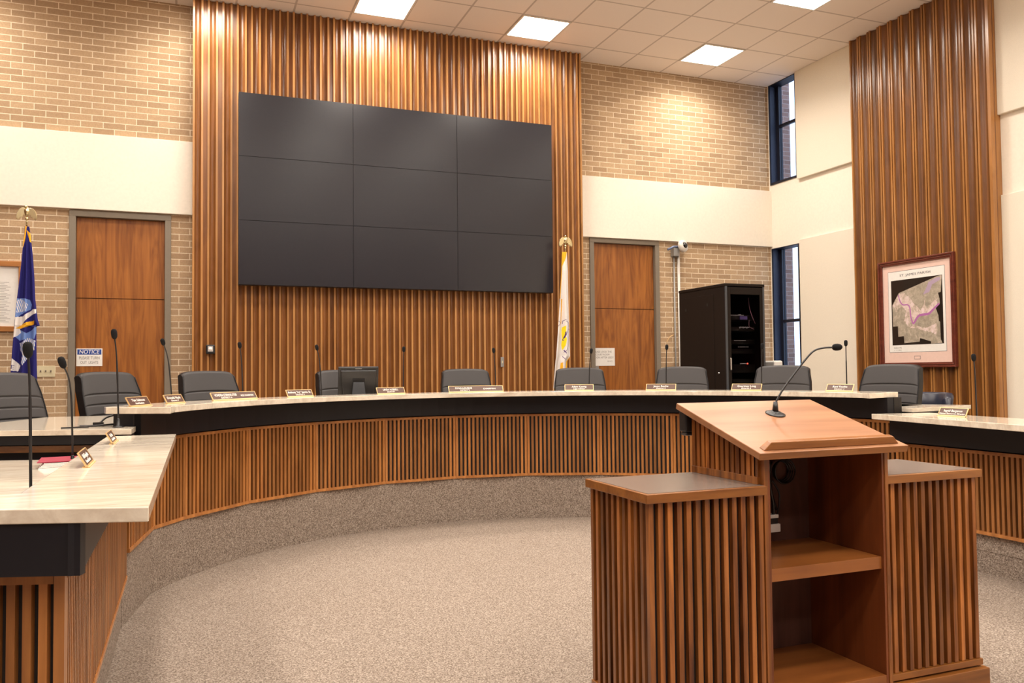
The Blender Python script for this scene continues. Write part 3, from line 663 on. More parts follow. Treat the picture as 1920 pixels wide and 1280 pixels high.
for (xy, lab, deg, sc) in CH:
    if proto is None: proto = make_chair(); r_ = proto
    else: r_ = copy_tree(proto)
    # the given point is where the back's top stands; step the chair inwards so the back is there
    a = -math.radians(deg); bx_, by_ = 0, .22
    off = Vector((bx_*math.cos(a)-by_*math.sin(a), bx_*math.sin(a)+by_*math.cos(a)))
    r_.location = (xy[0]-off.x, xy[1]-off.y, ZU); r_.rotation_euler = (0, 0, a); r_['label'] = lab
# low dark blue chair at the right
t = thing('low_armchair', 'low dark blue leather chair back beside the right-hand charcoal chair', 'chair', (6.56, 5.98, ZU), math.radians(-62))
m_ = MB(); NS = 24; vs = []
prof = [(0, .62), (.02, .70), (.035, .82), (.02, .845), (-.02, .85), (-.05, .83), (-.055, .70), (-.05, .62)]
for i in range(NS+1):
    a = math.radians(200*i/NS-10); r0 = .235
    for d, z in prof: vs.append(((r0+d)*math.cos(a), (r0+d)*math.sin(a)*.9, z-.10*max(0, abs(i/NS-.5)*2-.75)*4*.5))
n = len(prof)
m_.add(vs, [(i*n+k_, (i+1)*n+k_, (i+1)*n+(k_+1) % n, i*n+(k_+1) % n) for i in range(NS) for k_ in range(n)]+[tuple(range(n)), tuple(NS*n+k_ for k_ in range(n-1, -1, -1))], 0, True)
m_.build('back_and_arms', 'navy', t)
m_ = MB(); m_.box(-.25, .25, -.26, .22, .38, .50); m_.build('seat', 'navy', t, bevel=.04, seg=4)
m_ = MB(); m_.tube([(0, 0, .1), (0, 0, .38)], .03, 12); m_.lathe([(0, .11), (.25, .04), (.27, .0), (0, 0)], 20); m_.build('pedestal', 'plastic', t)
for sx in (-1, 1):
    m_ = MB(); m_.box(sx*.28-.02, sx*.28+.02, -.05, .05, .36, .66); m_.build('side_post', 'plastic', t)
# ------------------------------------------------------------------ gooseneck microphones
def mic(base, head, bend, lab, scale=1.0):
    base, head = Vector(base), Vector(head)
    t = thing('gooseneck_microphone', lab, 'microphone', base, 0, 'gooseneck microphones on the desks')
    m_ = MB(); m_.lathe([(0, 0), (.032, 0), (.032, .006), (.012, .010), (.009, .05), (.007, .055), (0, .055)], 18); m_.build('base', 'plastic', t)
    d = head-base; mid = Vector((d.x*.35, d.y*.35, d.z*.62)); q = Vector((d.x*.62, d.y*.62, d.z*.85))
    if bend: mid = Vector((d.x*.15, d.y*.15, d.z*.62)); q = Vector((d.x*.45, d.y*.45, d.z*.87))
    top = d-Vector((bend*.02, 0, .0))
    pth = smooth_path([(0, 0, .05), mid, q, d])
    m_ = MB(); m_.tube(pth, [.0052]*(len(pth)//2)+[.0042]*(len(pth)-len(pth)//2), 8); m_.build('gooseneck', 'plastic', t)
    hd_ = (d-q).normalized(); L_ = .052*scale
    m_ = MB(); m_.tube([d+hd_*L_*s_ for s_ in (-.1, .0, .12, .35, .65, .85, .97, 1.0)], [r__*scale for r__ in (.006, .011, .0145, .0165, .0165, .0145, .009, .002)], 14); m_.build('windscreen', 'foam', t)
    return t
WZ = H-.32
mic(ray_at(58, 918, 3.35)*1 + Vector((0, 0, -.10)), ray_at(53, 668, 3.33), 0, 'thick near microphone at the left edge standing behind the side countertop', 1.0)
b_ = ray_at(136, 866, 5.0); b_.z = H-.485; mic(b_, ray_at(120, 688, 4.95), 1, 'tall microphone standing beside the red folder on the low left worktop', 1.15)
b_ = ray_at(222, 800, 5.55); b_.z = WZ; mic(b_, ray_at(215, 634, 5.55), 0, 'microphone in front of the left door, left of the counter end', 1.1)
for (x, y, bx, lab) in [(307, 646, 324, 'microphone behind the District 7 nameplate against the brick strip'), (450, 652, 456, 'microphone between black wall box and video wall, by the vice chairman plate'),
                        (595, 656, 604, 'microphone in front of the chair half hidden by the monitor'), (757, 659, 756, 'microphone behind the secretary nameplate'),
                        (926, 661, 930, 'microphone right of the chairman chair, near the small wall switch'), (1108, 662, 1104, 'microphone between the white flag and the paper sign'),
                        (1250, 655, 1249, 'microphone in front of the white conduit left of the rack'), (1429, 653, 1428, 'microphone in front of the equipment rack front'),
                        (1586, 648, 1588, 'microphone beside left edge of the right-hand wood panelling')]:
    def rh(px, py, R):
        d = fwd+r2*((px-960)/FPX)-u2*((py-640)/FPX); a = d.x**2+d.y**2; b2 = -2*(d.x*CX+d.y*CY); c2 = CX*CX+CY*CY-R*R
        t_ = (-b2+math.sqrt(b2*b2-4*a*c2))/2/a; return Vector((0, 0, H))+d*t_
    hp = rh(x, y, 3.14); bs = rh(bx, 735, 3.16); bs.z = WZ
    mic(bs, hp, 0, lab, .95)
b_ = ray_at(1832, 790, 4.5); b_.z = H-.50; mic(b_, ray_at(1826, 676, 4.5), 0, 'microphone behind the right side desk countertop', 1.0)
# right worktop behind the side countertop
mb = MB(); mb.prism([(5.16, 3.3), (6.1, 3.1), (6.2, 4.6), (5.31, 4.70)], H-.53, H-.50)
tag(mb.build('stone_worktop', 'stone', bevel=.002), 'low stone worktop hidden behind the right side countertop', 'worktop')
# ------------------------------------------------------------------ nameplates
def nameplate(p0, p1, z, lines, lab, wide=None):
    p0, p1 = Vector(p0), Vector(p1); L_ = (p1-p0).length; a = math.atan2(p1.y-p0.y, p1.x-p0.x)
    t = thing('nameplate', lab, 'nameplate', ((p0.x+p1.x)/2, (p0.y+p1.y)/2, z), a, 'desk nameplates')
    th = math.radians(30); R_ = Matrix.Rotation(-th, 4, 'X'); hh = .068
    def tr(m2): return m2
    f = MB(); f.box(-L_/2, L_/2, 0, .004, 0, hh, 0, R_); f.box(-L_/2, L_/2, -.008, .018, 0, .004)
    f.box(-L_/2, L_/2, -.003, .0, 0, .009, 0, R_); f.box(-L_/2, L_/2, -.003, 0, hh-.0035, hh, 0, R_)
    f.box(-L_/2, -L_/2+.004, -.003, 0, .009, hh-.0035, 0, R_); f.box(L_/2-.004, L_/2, -.003, 0, .009, hh-.0035, 0, R_)
    f.build('holder', 'goldtrim', t)
    f = MB()
    f.box(-L_/2+.004, L_/2-.004, -.0018, 0, .009, hh-.0035, 0, R_)
    f.build('face', 'plate', t)
    it = []
    for st, size, cx_, cz_, wd in lines:
        m4 = R_@plane_m((cx_, -.0024, cz_), (1, 0, 0), (0, 0, 1)); it.append((st, size, m4, wd))
    text_parts(it, 'lettering', 'white', t)
    return t
def two(a, b, w): return [(a, .026, 0, .043, w), (b, .018, 0, .021, min(w*.8, len(b)*.0086))]
ZCT = H-.20
nameplate((-.334, 5.57), (-.227, 5.826), ZCT, two('Tim Salmon', 'Head Resident', .17), 'leftmost brown nameplate on the upper counter, seen edge-on')
nameplate((-.136, 6.001), (-.027, 6.177), ZCT, two('Donald Nash', 'District 7', .15), 'brown nameplate reading District 7 on upper counter')
nameplate((.164, 6.43), (.499, 6.764), ZCT, [('VONDRA ETIENNE-STEIB', .028, -.09, .043, .23), ('DISTRICT 6', .020, -.09, .021, .11), ('VICE CHAIRMAN', .020, .135, .034, .14)], 'long brown nameplate with VICE CHAIRMAN at its right')
nameplate((.75, 6.952), (.973, 7.086), ZCT, two('Anthony "A.J." Jasmin, Sr.', 'District 5', .235), 'brown nameplate reading District 5 left of the monitor')
nameplate((1.566, 7.322), (1.834, 7.381), ZCT, two('LINDA HUBBELL', 'SECRETARY', .15), 'brown nameplate reading SECRETARY right of the monitor')
nameplate((2.261, 7.42), (2.788, 7.377), ZCT, [('RYAN LOUQUE', .026, -.12, .043, .16), ('DISTRICT 2', .017, -.11, .021, .09), ('CHAIRMAN', .020, .13, .034, .12)], 'long brown nameplate reading CHAIRMAN at the middle of the counter')
nameplate((3.355, 7.214), (3.605, 7.098), ZCT, two('Adam Koenig', 'Legal Advisor', .14), 'brown nameplate reading Legal Advisor below the white flag')
nameplate((4.02, 6.83), (4.232, 6.647), ZCT, two('Jason Roche', 'District 3', .14), 'washed-out shiny nameplate in front of the chair left of the rack')
nameplate((4.569, 6.26), (4.719, 6.031), ZCT, two('Courtney Long', 'District 2', .17), 'brown nameplate reading District 2 in front of the equipment rack')
nameplate((4.959, 5.499), (5.024, 5.268), ZCT, two('Ravi Roche', 'District 1', .13), 'shiny nameplate near the right end of the curved counter')
nameplate((5.0, 4.43), (5.0, 4.20), H-.355, two('Ingrid Bergeron', 'Human Resources Director', .15)[:1]+[('Human Resources Director', .018, 0, .021, .21)], 'brown nameplate reading Human Resources Director on the right side countertop')
nameplate((-.361, 3.545), (-.364, 3.80), H-.355, [('Kirk Gueydan', .026, 0, .043, .16), ('Finance Director', .020, 0, .021, .15)], 'nearest angled nameplate on the left side countertop')
nameplate((-.361, 4.68), (-.361, 4.95), H-.355, [('Eric Poe', .026, 0, .043, .12), ('Executive Director', .020, 0, .021, .16)], 'second angled nameplate, farther along the left side countertop')
# ------------------------------------------------------------------ monitor
t = thing('computer_monitor', 'black computer monitor seen from behind on the dais worktop', 'monitor', (1.475, 7.76, WZ), math.radians(-5))
Rm = Matrix.Translation((0, .0, .10))@Matrix.Rotation(math.radians(14), 4, 'X')
m_ = MB(); m_.box(-.185, .185, 0, .03, -.03, .275, 0, Rm); m_.build('casing', 'plastic', t, bevel=.006)
m_ = MB(); m_.prism([(-.14, -.0), (.14, -.0), (.165, .245), (-.165, .245)], 0, .022, 0, Rm@Matrix.Rotation(PI/2, 4, 'X')); m_.build('rear_housing', 'plastic', t, bevel=.008)
m_ = MB(); m_.box(-.055, .055, -.035, -.02, .10, .17, 0, Rm); m_.build('mount_plate', 'leatherside', t, bevel=.003)
m_ = MB(); m_.prism([(-.075, 0), (.075, 0), (.05, .225), (-.05, .225)], 0, .03, 0, Matrix.Translation((0, -.045, .0))@Matrix.Rotation(PI/2, 4, 'X')); m_.build('stand', 'rackrail', t, bevel=.004)
m_ = MB(); m_.box(-.12, .12, -.10, .12, 0, .012); m_.build('foot', 'plastic', t, bevel=.004)
m_ = MB(); m_.box(-.03, .03, -.002, .0, .255, .262, 0, Rm); m_.build('vent', 'greybox', t)
m_ = MB(); m_.box(-.17, .17, .0305, .032, -.01, .26, 0, Rm); m_.build('screen', 'lens', t)
# ------------------------------------------------------------------ equipment rack
t = thing('equipment_rack', 'tall black server rack with glass door beside the right door', 'rack', (5.52, 7.3, ZU))
zr = H+.90-ZU; hw = .25; dp = .87
m_ = MB(); m_.box(-hw, -hw+.02, .0, dp, .06, zr-.03); m_.box(hw-.02, hw, 0, dp, .06, zr-.03); m_.box(-hw+.02, hw-.02, dp-.02, dp, .06, zr-.03); m_.build('side_panels', 'rack', t)
m_ = MB(); m_.box(-hw-.006, hw+.006, -.012, dp+.006, zr-.03, zr); m_.build('top_cover', 'rack', t, bevel=.004)
m_ = MB(); m_.box(-hw, hw, 0, dp, 0, .06); m_.build('base', 'rack', t)
m_ = MB(); m_.box(-hw, -hw+.022, -.012, 0, .06, zr-.03); m_.box(hw-.022, hw, -.012, 0, .06, zr-.03); m_.build('corner_posts', 'rackrail', t)
m_ = MB(); m_.box(-hw-.0035, -hw, .20, dp-.05, .12, zr-.10); m_.build('side_door', 'rack', t, bevel=.002)
for (yy, zz) in ((.30, zr-.19), (.72, zr-.22)):
    m_ = MB(); m_.box(-hw-.0055, -hw-.0036, yy, yy+.025, zz-.03, zz); m_.build('latch_slot', 'oakblk', t)
m_ = MB(); m_.lathe([(0, .012), (.010, .010), (.012, 0)], 12, M_=Matrix.Translation((-hw-.0036, .12, H-.20-ZU+.15))@Matrix.Rotation(-PI/2, 4, 'Y')); m_.build('side_lock', 'chrome', t)
m_ = MB(); m_.box(-hw+.024, -hw+.062, -.014, -.002, .08, zr-.04); m_.box(hw-.062, hw-.024, -.014, -.002, .08, zr-.04); m_.box(-hw+.062, hw-.062, -.014, -.002, zr-.115, zr-.04); m_.box(-hw+.062, hw-.062, -.014, -.002, .08, .15)
dr = m_.build('door_frame', 'rack', t, bevel=.002)
m_ = MB(); m_.box(-hw+.062, hw-.062, -.009, -.006, .15, zr-.115); m_.build('door_glass', 'smoke', dr)
m_ = MB(); m_.box(-hw+.034, -hw+.054, -.03, -.014, H-.02-ZU-.0, H+.11-ZU); m_.build('handle', 'chrome', dr, bevel=.005)
def unit(z, h_, mats, nm, extra=None):
    m2 = MB(); m2.box(-hw+.05, hw-.05, .10, .45, z, z+h_); o_ = m2.build(nm, mats, t, bevel=.002); return o_
for z, h_ in ((1.62, .05), (1.50, .045), (1.36, .045), (1.26, .045), (1.05, .09), (.80, .18), (.45, .25)): unit(z, h_, 'rack', 'equipment_unit')
m_ = MB(); m_.box(-.18, .06, .095, .10, 1.668, 1.673); m_.box(-.01, .02, .09, .10, 1.672, 1.68); m_.box(-.15, -.13, .095, .1, 1.535, 1.545)
for i in range(9): m_.box(.0+.015*i, .009+.015*i, .094, .1, 1.53+.003*(i % 3), 1.546+.003*(i % 2))
for i in range(7): m_.box(-.07+.022*i, -.054+.022*i, .094, .1, 1.395, 1.402); m_.box(-.02+.02*i, -.01+.02*i, .094, .1, 1.325, 1.333)
m_.box(-.0, .08, .094, .1, 1.145, 1.155); m_.build('indicator_strips', 'ledwhite', t)
m_ = MB(); m_.box(.01, .10, .09, .1, 1.625, 1.66); m_.build('purple_module', 'purple', t)
m_ = MB(); m_.box(.09, .102, .092, .1, 1.143, 1.157); m_.build('red_light', 'led', t)
m_ = MB(); m_.tube(smooth_path([(.11, .08, 1.86), (.115, .07, 1.76), (.14, .06, 1.66), (.18, .06, 1.58)]), .0032, 6); m_.tube(smooth_path([(.11, .07, 1.62), (.10, .06, 1.55), (.16, .06, 1.52)]), .003, 6); m_.tube(smooth_path([(-.12, .06, .60), (-.02, .05, .52), (.07, .06, .60), (.12, .07, .78)]), .003, 6); m_.build('patch_cables', plain('pink_cable', (.40, .16, .20), .5), t)
m_ = MB(); m_.box(-.06, .06, -.10, .10, 0, .10)
o = tag(m_.build('white_box', 'paper', bevel=.02, seg=3), 'white box between the equipment rack and the tall window', 'box'); o.location = (6.075, 7.55, H-.02)
m_ = MB(); m_.box(-.10, .10, -.3, .3, 0, H-.02-ZU-.001); st = m_.build('side_cupboard', 'rack', bevel=.004); st.location = (6.07, 7.72, ZU); tag(st, 'low dark cupboard beside the equipment rack supporting a white box', 'cupboard')
# ------------------------------------------------------------------ camera, conduits
t = thing('security_camera', 'white dome security camera on a grey junction box at top of brick', 'camera', (6.13, YW-.02, H+1.58))
m_ = MB(); m_.box(-.055, .035, -.06, .02, -.06, .05); m_.build('junction_box', 'greybox', t, bevel=.003)
m_ = MB(); m_.box(-.03, .02, -.05, -.02, .055, .075); m_.tube([(-.15, -.06, .02), (-.05, -.05, .065), (.05, -.05, .07)], .016, 8); m_.build('bracket_arm', 'bluegrey', t)
Rd = Matrix.Translation((.075, -.07, .075))@Matrix.Rotation(math.radians(78), 4, 'X')@Matrix.Rotation(math.radians(18), 4, 'Y')
m_ = MB(); m_.lathe([(0, -.03), (.05, -.03), (.082, -.01), (.085, .015), (.078, .032), (.05, .045), (.042, .047), (.042, .04)], 28, M_=Rd); m_.build('housing', 'pipe', t)
m_ = MB(); m_.lathe([(.042, .040), (.038, .056), (.026, .068), (.012, .075), (0, .077)], 24, M_=Rd); m_.build('dome_lens', 'lens', t)
m_ = MB(); m_.tube([(6.11, YW-.025, ZU), (6.11, YW-.025, H+1.52)], .011, 10); tag(m_.build('conduit_pipe', 'greybox'), 'thin grey conduit running down brick from the camera box', 'pipe')
m_ = MB(); m_.tube([(6.178, YW-.03, ZU), (6.178, YW-.03, H+1.60)], .018, 12); tag(m_.build('conduit_pipe', 'pipe'), 'thicker white conduit beside the thin grey one left of the rack', 'pipe')
m_ = MB(); m_.tube(smooth_path([(5.98, YW-.015, H+.36), (6.03, YW-.015, H+.43), (6.10, YW-.015, H+.46)]), .004, 6); tag(m_.build('loose_cord', 'goldtrim'), 'short tan cord curling off the thin grey conduit', 'cord')
# ------------------------------------------------------------------ signs, switches, frames
YF = YW+.035
t = thing('notice_sign', 'white and blue NOTICE sign about lights on left door', 'sign', (-.972, YF-.004, H+.183))
m_ = MB(); m_.box(-.122, .122, 0, .003, -.092, .092); m_.build('board', 'paper', t, bevel=.001)
m_ = MB(); m_.box(-.112, .112, -.0008, .0, .028, .083); m_.build('blue_header', 'paperblue', t)
text_parts([('NOTICE', .056, plane_m((0, -.0016, .055), (1, 0, 0), (.12, 0, 1)), .185)], 'header_lettering', 'white', t)
text_parts([('PLEASE TURN', .042, plane_m((0, -.0008, -.008), (1, 0, 0), (0, 0, 1)), .19), ('OUT  LIGHTS', .042, plane_m((0, -.0008, -.055), (1, 0, 0), (0, 0, 1)), .165)], 'lettering', 'inkgrey', t)
t = thing('paper_sign', 'white paper sign on right door asking to lock it', 'sign', (5.045, YF-.003, H+.165))
m_ = MB(); m_.box(-.160, .170, 0, .001, -.115, .118); m_.build('sheet', 'paper', t)
text_parts([('PLEASE LOCK THE', .034, plane_m((-.012, -.0006, .067), (1, 0, 0), (0, 0, 1)), .27), ('COURT ROOM', .034, plane_m((-.01, -.0006, .030), (1, 0, 0), (0, 0, 1)), .20), ('DOOR AFTER USE!!!', .034, plane_m((-.0, -.0006, -.008), (1, 0, 0), (0, 0, 1)), .30), ('SECURITY', .018, plane_m((.10, -.0006, -.055), (1, 0, 0), (0, 0, 1)), .08)], 'lettering', 'inkgrey', t, .0003)
m_ = MB(); m_.box(4.908, 4.975, YF-.012, YF, H-.02, H+.05-.005); tag(m_.build('door_plate', 'greybox', bevel=.002), 'grey metal plate on right door just below the paper sign', 'plate')
t = thing('light_switch', 'ivory triple toggle switch plate on brick left of the left door', 'light switch', (-1.365, YW, H+.04))
m_ = MB(); m_.box(-.082, .082, -.006, 0, -.057, .057); m_.build('plate', 'ivory', t, bevel=.002)
for i in (-1, 0, 1):
    m_ = MB(); m_.box(i*.046-.005, i*.046+.005, -.02, -.006, -.006, .012); m_.build('toggle', 'lam', t)
m_ = MB(); m_.box(3.505, 3.545, PY-.006, PY, H+.045, H+.165); t = tag(m_.build('wall_switch', 'greybox', bevel=.002), 'small metal switch plate on the wood panelling right of the chairman seat', 'light switch')
m_ = MB(); m_.box(3.52, 3.53, PY-.012, PY-.006, H+.09, H+.12); m_.build('rocker', 'ivory', t)
t = thing('wall_speaker', 'small black wall box with white round dial on left panelling', 'wall box', (.208, PY, H+.26))
m_ = MB(); m_.box(-.045, .045, -.04, 0, -.052, .045); m_.build('casing', 'plastic', t, bevel=.008)
m_ = MB(); m_.box(-.026, .026, -.0415, -.04, -.026, .030); m_.build('plate', 'ledwhite', t, bevel=.0005)
m_ = MB(); m_.lathe([(0, .004), (.017, .003), (.019, 0)], 20, M_=Matrix.Translation((0, -.0415, .002))@Matrix.Rotation(PI/2, 4, 'X')); m_.build('dial', 'white', t)
t = thing('framed_notice', 'wooden framed white document on brick at the left edge', 'picture', (-1.95, YW, H+.80))
m_ = MB(); w2, h2, b2 = .37, .357, .034
m_.box(-w2, w2, -.03, 0, -h2, -h2+b2*1.6); m_.box(-w2, w2, -.03, 0, h2-b2*1.6, h2); m_.box(-w2, -w2+b2, -.03, 0, -h2+b2*1.6, h2-b2*1.6); m_.box(w2-b2, w2, -.03, 0, -h2+b2*1.6, h2-b2*1.6); m_.build('frame', 'oak', t, bevel=.004)
m_ = MB(); m_.box(-w2+b2, w2-b2, -.008, 0, -h2+b2*1.6, h2-b2*1.6); m_.build('document', 'paper', t)
m_ = MB()
for i in range(26):
    for cx_ in (-.19, 0, .19): m_.box(cx_-.075, cx_+.02+.055*((i*7+3) % 5)/4, -.0086, -.008, .14-i*.016, .1435-i*.016)
m_.build('print_lines', 'inkgrey', t)
# framed parish map on the right panelling; local frame x = along wall toward camera side (right in view), z up
t = thing('framed_map', 'framed parish map with purple river hung on right wood panelling', 'picture', (RX-.002, 6.965, H+.605), -PI/2)
w2, h2, b2 = .52, .615, .055
m_ = MB()
RX_ = Matrix.Rotation(PI/2, 4, 'X')
def mitre(m_, w_, h_, b_, d0, d1):
    for q in ([(-w_, -h_), (w_, -h_), (w_-b_, -h_+b_), (-w_+b_, -h_+b_)], [(-w_, h_), (w_, h_), (w_-b_, h_-b_), (-w_+b_, h_-b_)],
              [(-w_, -h_), (-w_, h_), (-w_+b_, h_-b_), (-w_+b_, -h_+b_)], [(w_, -h_), (w_, h_), (w_-b_, h_-b_), (w_-b_, -h_+b_)]): m_.prism(q, d0, d1, 0, RX_)
mitre(m_, w2, h2, b2, 0, .028)
fr = m_.build('frame', 'cherry', t, bevel=.002)
m_ = MB()
mitre(m_, w2-.001, h2-.001, .020, .028, .038); mitre(m_, w2-.028, h2-.028, .012, .028, .034)
m_.build('moulding', 'cherry', fr, bevel=.003)
m_ = MB(); m_.box(-w2+b2, w2-b2, -.012, -.002, -h2+b2, h2-b2); m_.build('mount_board', 'mat', t)
sx0, sx1, sz0, sz1 = -.385, .385, -.44, .485
m_ = MB(); m_.box(sx0-.004, sx1+.004, -.0124, -.012, sz0-.004, sz1+.004); m_.build('mount_line', 'ink', t)
m_ = MB(); m_.box(sx0, sx1, -.0130, -.0125, sz0, sz1); m_.build('map_sheet', 'paper', t)
def mp2(px, py):   # map picture coordinates (measured in the print) -> sheet
    # corners measured in the close-up: TL(163,330) TR(745,240) BL(193,1025) BR(780,1000)
    v = (py-(330+(px-163)*-.155))/(695+(px-163)*.11); u = (px-163-30*v)/(582+5*v)
    return (-.345+.70*u, .385-.745*v)
def rough(pts, amp=9, n=7):
    rg = random.Random(3); out = []
    for i in range(len(pts)):
        a_, b_ = pts[i], pts[(i+1) % len(pts)]
        for k_ in range(n): out.append((a_[0]+(b_[0]-a_[0])*k_/n+rg.uniform(-amp, amp), a_[1]+(b_[1]-a_[1])*k_/n+rg.uniform(-amp, amp)))
    return out
def poly(pts, y, m_):
    q = [mp2(*p) for p in pts]; ar = sum(q[i][0]*q[(i+1) % len(q)][1]-q[(i+1) % len(q)][0]*q[i][1] for i in range(len(q)))
    if ar < 0: q = q[::-1]
    n_ = len(q); m_.add([(a_, y, b_) for a_, b_ in q], [tuple(range(n_))])
m_ = MB(); m_.box(-.345, .355, -.0134, -.0131, -.36, .385); m_.build('map_ground', 'mapblack', t)
m_ = MB(); poly([(260, 455), (690, 258), (742, 243), (735, 430), (705, 440), (722, 500), (728, 555), (685, 610), (715, 690), (722, 750), (735, 760), (738, 830), (745, 950), (765, 993), (640, 1000), (640, 975), (515, 940), (513, 978), (335, 998), (328, 920), (262, 930), (255, 815), (198, 820), (185, 590)], -.0137, m_); m_.build('parish_land', 'mapland', t)
m_ = MB(); poly(rough([(600, 325), (680, 275), (725, 265), (720, 300), (640, 350), (610, 430), (540, 465), (580, 380)], 2, 3), -.0140, m_); m_.build('lilac_area', 'maplilac', t)
m_ = MB()
for q in ([(215, 540), (265, 465), (330, 450), (400, 520), (470, 590), (520, 640), (560, 530), (580, 600), (700, 500), (690, 600), (600, 690), (500, 700), (440, 800), (560, 830), (700, 770), (700, 900), (640, 870), (545, 855), (380, 820), (330, 750), (350, 640), (290, 590), (240, 660), (190, 600)],):
    poly(rough(q, 8), -.01385, m_)
m_.build('pale_fields', 'mappale', t)
rv = [(255, 475), (275, 540), (310, 580), (370, 580), (395, 620), (405, 700), (425, 765), (440, 780), (465, 740), (500, 695), (560, 680), (610, 670), (660, 620), (722, 555)]
m_ = MB(); wv = [7, 8, 8, 8, 9, 9, 10, 12, 14, 14, 14, 13, 11, 9]
pts = [Vector((*mp2(p.x, p.y),)) for p in smooth_path([(x_, y_, 0) for x_, y_ in rv], 5)]; wv = [wv[min(len(wv)-1, i//5)] for i in range(len(pts))]; vs = []
for i, p in enumerate(pts):
    d = (pts[min(i+1, len(pts)-1)]-pts[max(i-1, 0)]).normalized(); n_ = Vector((-d.y, d.x))*wv[i]*.00095
    vs += [(p.x+n_.x, -.0142, p.y+n_.y), (p.x-n_.x, -.0142, p.y-n_.y)]
m_.add(vs, [(2*i, 2*i+1, 2*i+3, 2*i+2) for i in range(len(pts)-1)]); m_.build('river', 'river', t)
text_parts([('ST. JAMES PARISH', .038, plane_m((-.005, -.0136, .434), (1, 0, 0), (0, 0, 1)), .42)], 'title_lettering', 'ink', t, .0003)
text_parts([('MARCH 1996', .022, plane_m((-.27, -.0136, -.392), (1, 0, 0), (0, 0, 1)), .11), ('1" = 1 MILE', .018, plane_m((-.27, -.0136, -.418), (1, 0, 0), (0, 0, 1)), .10)], 'note_lettering', 'inkgrey', t, .0003)
m_ = MB(); m_.box(-.042, .042, -.0128, -.0122, -.525, -.487); m_.build('mount_plate', 'ink', t)
m_ = MB(); m_.box(-.038, .038, -.0133, -.0129, -.521, -.491); m_.build('plate_face', 'mat', t)
# ------------------------------------------------------------------ flags
def inpoly(x, y, P_):
    c = False; j = len(P_)-1
    for i in range(len(P_)):
        xi, yi = P_[i]; xj, yj = P_[j]
        if (yi > y) != (yj > y) and x < (xj-xi)*(y-yi)/(yj-yi+1e-12)+xi: c = not c
        j = i
    return c
def eagle(t, z, s=1.0):
    g = MB()
    g.tube([(0, 0, z-.13), (0, 0, z-.02)], [.009, .007], 10); g.lathe([(0, -.03), (.012, -.025), (.017, -.012), (.012, 0), (.006, .006), (0, .01)], 14, (0, 0, z-.03))
    g.tube(smooth_path([(0, 0, z-.02), (0, -.004, z+.02), (.0, .0, z+.055), (-.006, -.012, z+.075), (-.012, -.03, z+.072)], 4), [.009, .013, .018, .022, .025, .026, .025, .023, .020, .016, .014, .014, .0145, .013, .010, .007, .003][:17], 10)
    o_ = g.build('eagle_body', 'brass', t)
    for sx in (-1, 1):
        w_ = MB()
        pts_ = [(0, .044), (.018, .060), (.038, .063), (.060, .050), (.078, .024), (.087, -.012), (.088, -.055), (.079, -.038), (.072, -.064), (.063, -.036), (.055, -.055), (.046, -.024), (.037, -.036), (.028, -.004), (.018, -.012), (.0, .012)]
        q = [(sx*a, b_) for a, b_ in pts_]; n_ = len(q)
        vs = [(a, -.012-.10*abs(a)*.3, z+b_) for a, b_ in q]+[(a, .0-.10*abs(a)*.3, z+b_) for a, b_ in q]
        fa = tuple(range(n_)); fb = tuple(range(2*n_-1, n_-1, -1))
        w_.add(vs, [fa, fb]+[(i, n_+i, n_+(i+1) % n_, (i+1) % n_) for i in range(n_)]); w_.build('eagle_wing', 'brass', t, bevel=.002)
def flag(name, label, loc, zt_, outl, zb, paint, base_m, mats, fringe_m, pole_top, folds):
    """outl: list of (z, xl, xr) local cloth outline; cloth drapes from the pole with vertical folds"""
    t = thing(name, label, 'flag', loc)
    p = MB(); p.tube([(0, 0, .03), (0, 0, pole_top)], .0135, 12); p.build('pole', 'polebrown', t)
    p = MB(); p.lathe([(0, 0), (.17, 0), (.17, .02), (.12, .05), (.04, .07), (.03, .1), (0, .1)], 24); p.build('pole_base', 'gold', t)
    eagle(t, pole_top+.13)
    NU, NV = 96, 520; vs = []; uvs = []
    zs = [o_[0] for o_ in outl]
    def interp(z, k_):
        for i in range(len(outl)-1):
            if outl[i][0] >= z >= outl[i+1][0]:
                f_ = (outl[i][0]-z)/(outl[i][0]-outl[i+1][0]); return outl[i][k_]+(outl[i+1][k_]-outl[i][k_])*f_
        return outl[-1][k_]
    for iv in range(NV+1):
        z = zs[0]+(zs[-1]-zs[0])*iv/NV; xl, xr = interp(z, 1), interp(z, 2); wd = xr-xl
        for iu in range(NU+1):
            u = iu/NU; x = xl+wd*u
            y = -.028-min(.05, wd*.25)*(.5+.5*math.cos(folds*2*PI*u+.6*math.sin(z*3)))*min(1, (zs[0]-z)/.25+.1)
            vs.append((x, y, z)); uvs.append((x, z))
    m2 = MB(); fs = []; mi = []
    for iv in range(NV):
        for iu in range(NU):
            a = iv*(NU+1)+iu; cxx = (uvs[a][0]+uvs[a+1][0])/2; czz = (uvs[a][1]+uvs[a+NU+1][1])/2
            m2.add([], []); fs.append((a, a+NU+1, a+NU+2, a+1)); mi.append(paint(cxx, czz))
    m2.v = vs; m2.f = fs; m2.mi = mi; m2.sm = [True]*len(fs)
    c = m2.build('cloth', mats, t); so = c.modifiers.new('solid', 'SOLIDIFY'); so.thickness = .002
    return t
